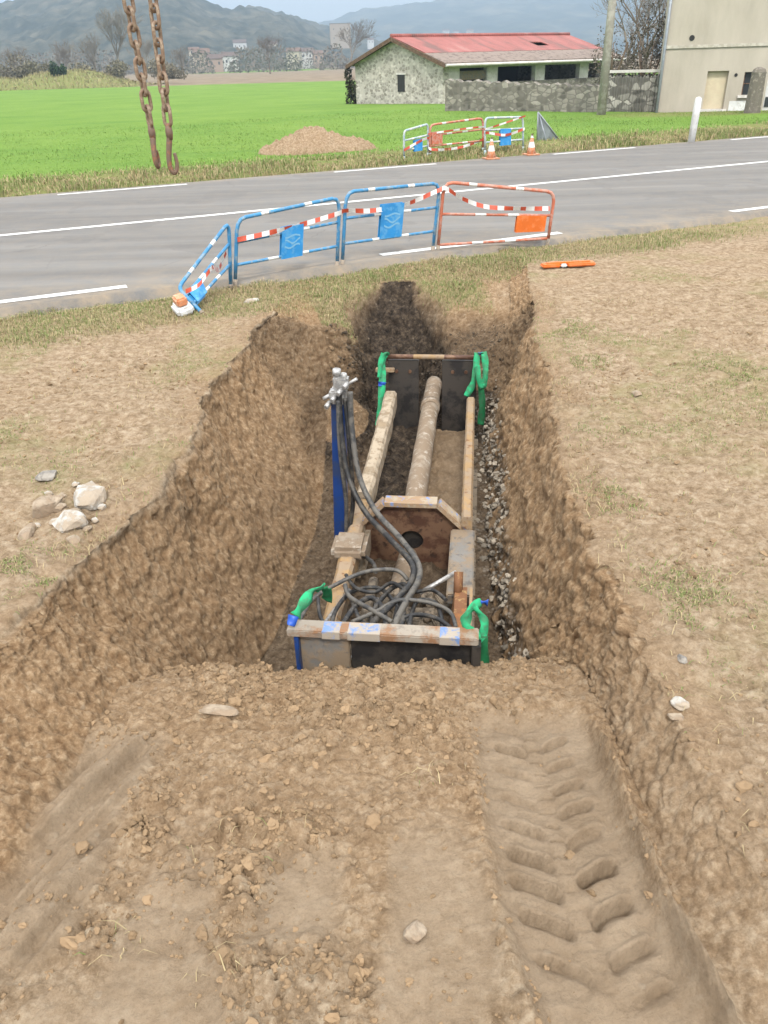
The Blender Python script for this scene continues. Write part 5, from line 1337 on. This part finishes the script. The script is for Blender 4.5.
sling('green sling knotted into a bow at the rear right corner of the frame', [
    ([(.44, 4.62, .93), (.46, 4.54, 1.02), (.45, 4.47, .90), (.42, 4.44, .72), (.36, 4.42, .60)], 0, .075),
    ([(.52, 4.62, .93), (.53, 4.54, 1.02), (.55, 4.47, .88), (.54, 4.44, .70), (.49, 4.42, .78), (.46, 4.45, .92)], 0, .075),
    ([(.50, 4.46, .75), (.53, 4.44, .5), (.52, 4.42, .28)], 1, .085),
    ([(.47, 4.56, 1.01), (.51, 4.56, 1.01)], 2, .05)])
a0, a1 = mly(296, 616, .03), mly(322, 588, .22)
sling('bright green sling lying across the front left corner of the frame', [
    ([a0, a0+(a1-a0)*.35+Vector((0, 0, .03)), a0+(a1-a0)*.8+Vector((0, 0, .03)), a1], 0, .085),
    ([a1, a1+Vector((.015, .06, -.06)), a1+Vector((0, .1, -.16))], 1, .07),
    ([a0+Vector((-.01, -.01, .01)), a0+Vector((-.02, -.05, -.03))], 2, .06)])
c0_ = mly(472, 606, .10)
sling('green sling looped round the front right corner and hanging to the pit floor', [
    ([c0_+Vector((.05, .04, .0)), c0_+Vector((-.01, .0, -.03)), c0_+Vector((-.03, -.02, -.11)), c0_+Vector((.02, -.04, -.17)), c0_+Vector((.06, -.05, -.20))], 0, .07),
    ([c0_+Vector((.01, .02, -.02)), c0_+Vector((.07, .0, -.10)), c0_+Vector((.06, -.03, -.19))], 0, .055),
    ([c0_+Vector((.06, -.03, -.18)), c0_+Vector((.075, -.04, -.38)), c0_+Vector((.07, -.05, -.60))], 1, .08),
    ([c0_+Vector((.04, .04, .0)), c0_+Vector((.085, .04, -.005))], 2, .05)])

# ================================================================== AIR, SKY, LIGHT
hz_ = MB(); hz_.box(-4500, 4500, -4500, 5300, -60, 420)
mh = bpy.data.materials.new('haze'); mh.use_nodes = True; nt = mh.node_tree
for n_ in list(nt.nodes): nt.nodes.remove(n_)
ou = nt.nodes.new('ShaderNodeOutputMaterial'); pv_ = nt.nodes.new('ShaderNodeVolumePrincipled')
pv_.inputs['Color'].default_value = (.58, .78, 1, 1); pv_.inputs['Density'].default_value = 5.2e-4; pv_.inputs['Anisotropy'].default_value = .2
nt.links.new(pv_.outputs[0], ou.inputs['Volume'])
M['haze'] = mh; ho = hz_.build('haze', 'haze'); tag(ho, kind='stuff')

w = bpy.data.worlds.new('World'); scene.world = w; w.use_nodes = True; nt = w.node_tree; k = N(nt)
bg = nt.nodes['Background']
SUN_EL, SUN_AZ = R(52), R(178)      # azimuth clockwise from +Y: behind the camera
sky = k.n('ShaderNodeTexSky', sky_type='NISHITA'); sky.sun_disc = False; sky.sun_elevation = SUN_EL; sky.sun_rotation = SUN_AZ
sky.air_density = 1.0; sky.dust_density = 4.0; sky.ozone_density = 1.0
hs_ = k.n('ShaderNodeHueSaturation'); hs_.inputs['Saturation'].default_value = .30; k.l(sky.outputs[0], hs_.inputs['Color'])
geo = k.n('ShaderNodeTexCoord').outputs['Generated']
cmap = k.n('ShaderNodeMapping'); k.l(geo, cmap.inputs[0]); cmap.inputs['Scale'].default_value = (1, 1, 2.5)
cn = k.tex(scale=2.2, detail=8, rough=.6, vec=cmap.outputs[0]).outputs[0]
cloud = k.ramp(cn, [(.38, (.82, .82, .82)), (.62, (1, 1, 1))])
k.l(k.mix(cloud, hs_.outputs[0], (7.4, 7.2, 7.0)), bg.inputs['Color']); bg.inputs['Strength'].default_value = .14
sl_ = bpy.data.lights.new('sun', 'SUN'); sl_.energy = 1.5; sl_.angle = R(10); sl_.color = (1, .96, .90)
so = bpy.data.objects.new('sun', sl_); C.objects.link(so)
dirv = Vector((math.sin(SUN_AZ)*math.cos(SUN_EL), math.cos(SUN_AZ)*math.cos(SUN_EL), math.sin(SUN_EL)))
so.rotation_euler = dirv.to_track_quat('Z', 'Y').to_euler(); so.location = (0, 0, 30)
vs_ = scene.view_settings; vs_.view_transform = 'Standard'; vs_.look = 'None'; vs_.gamma = 1; vs_.use_curve_mapping = False
vs_.exposure = 1.22
scene.cycles.volume_bounces = 0; scene.cycles.max_bounces = 6; scene.cycles.diffuse_bounces = 1
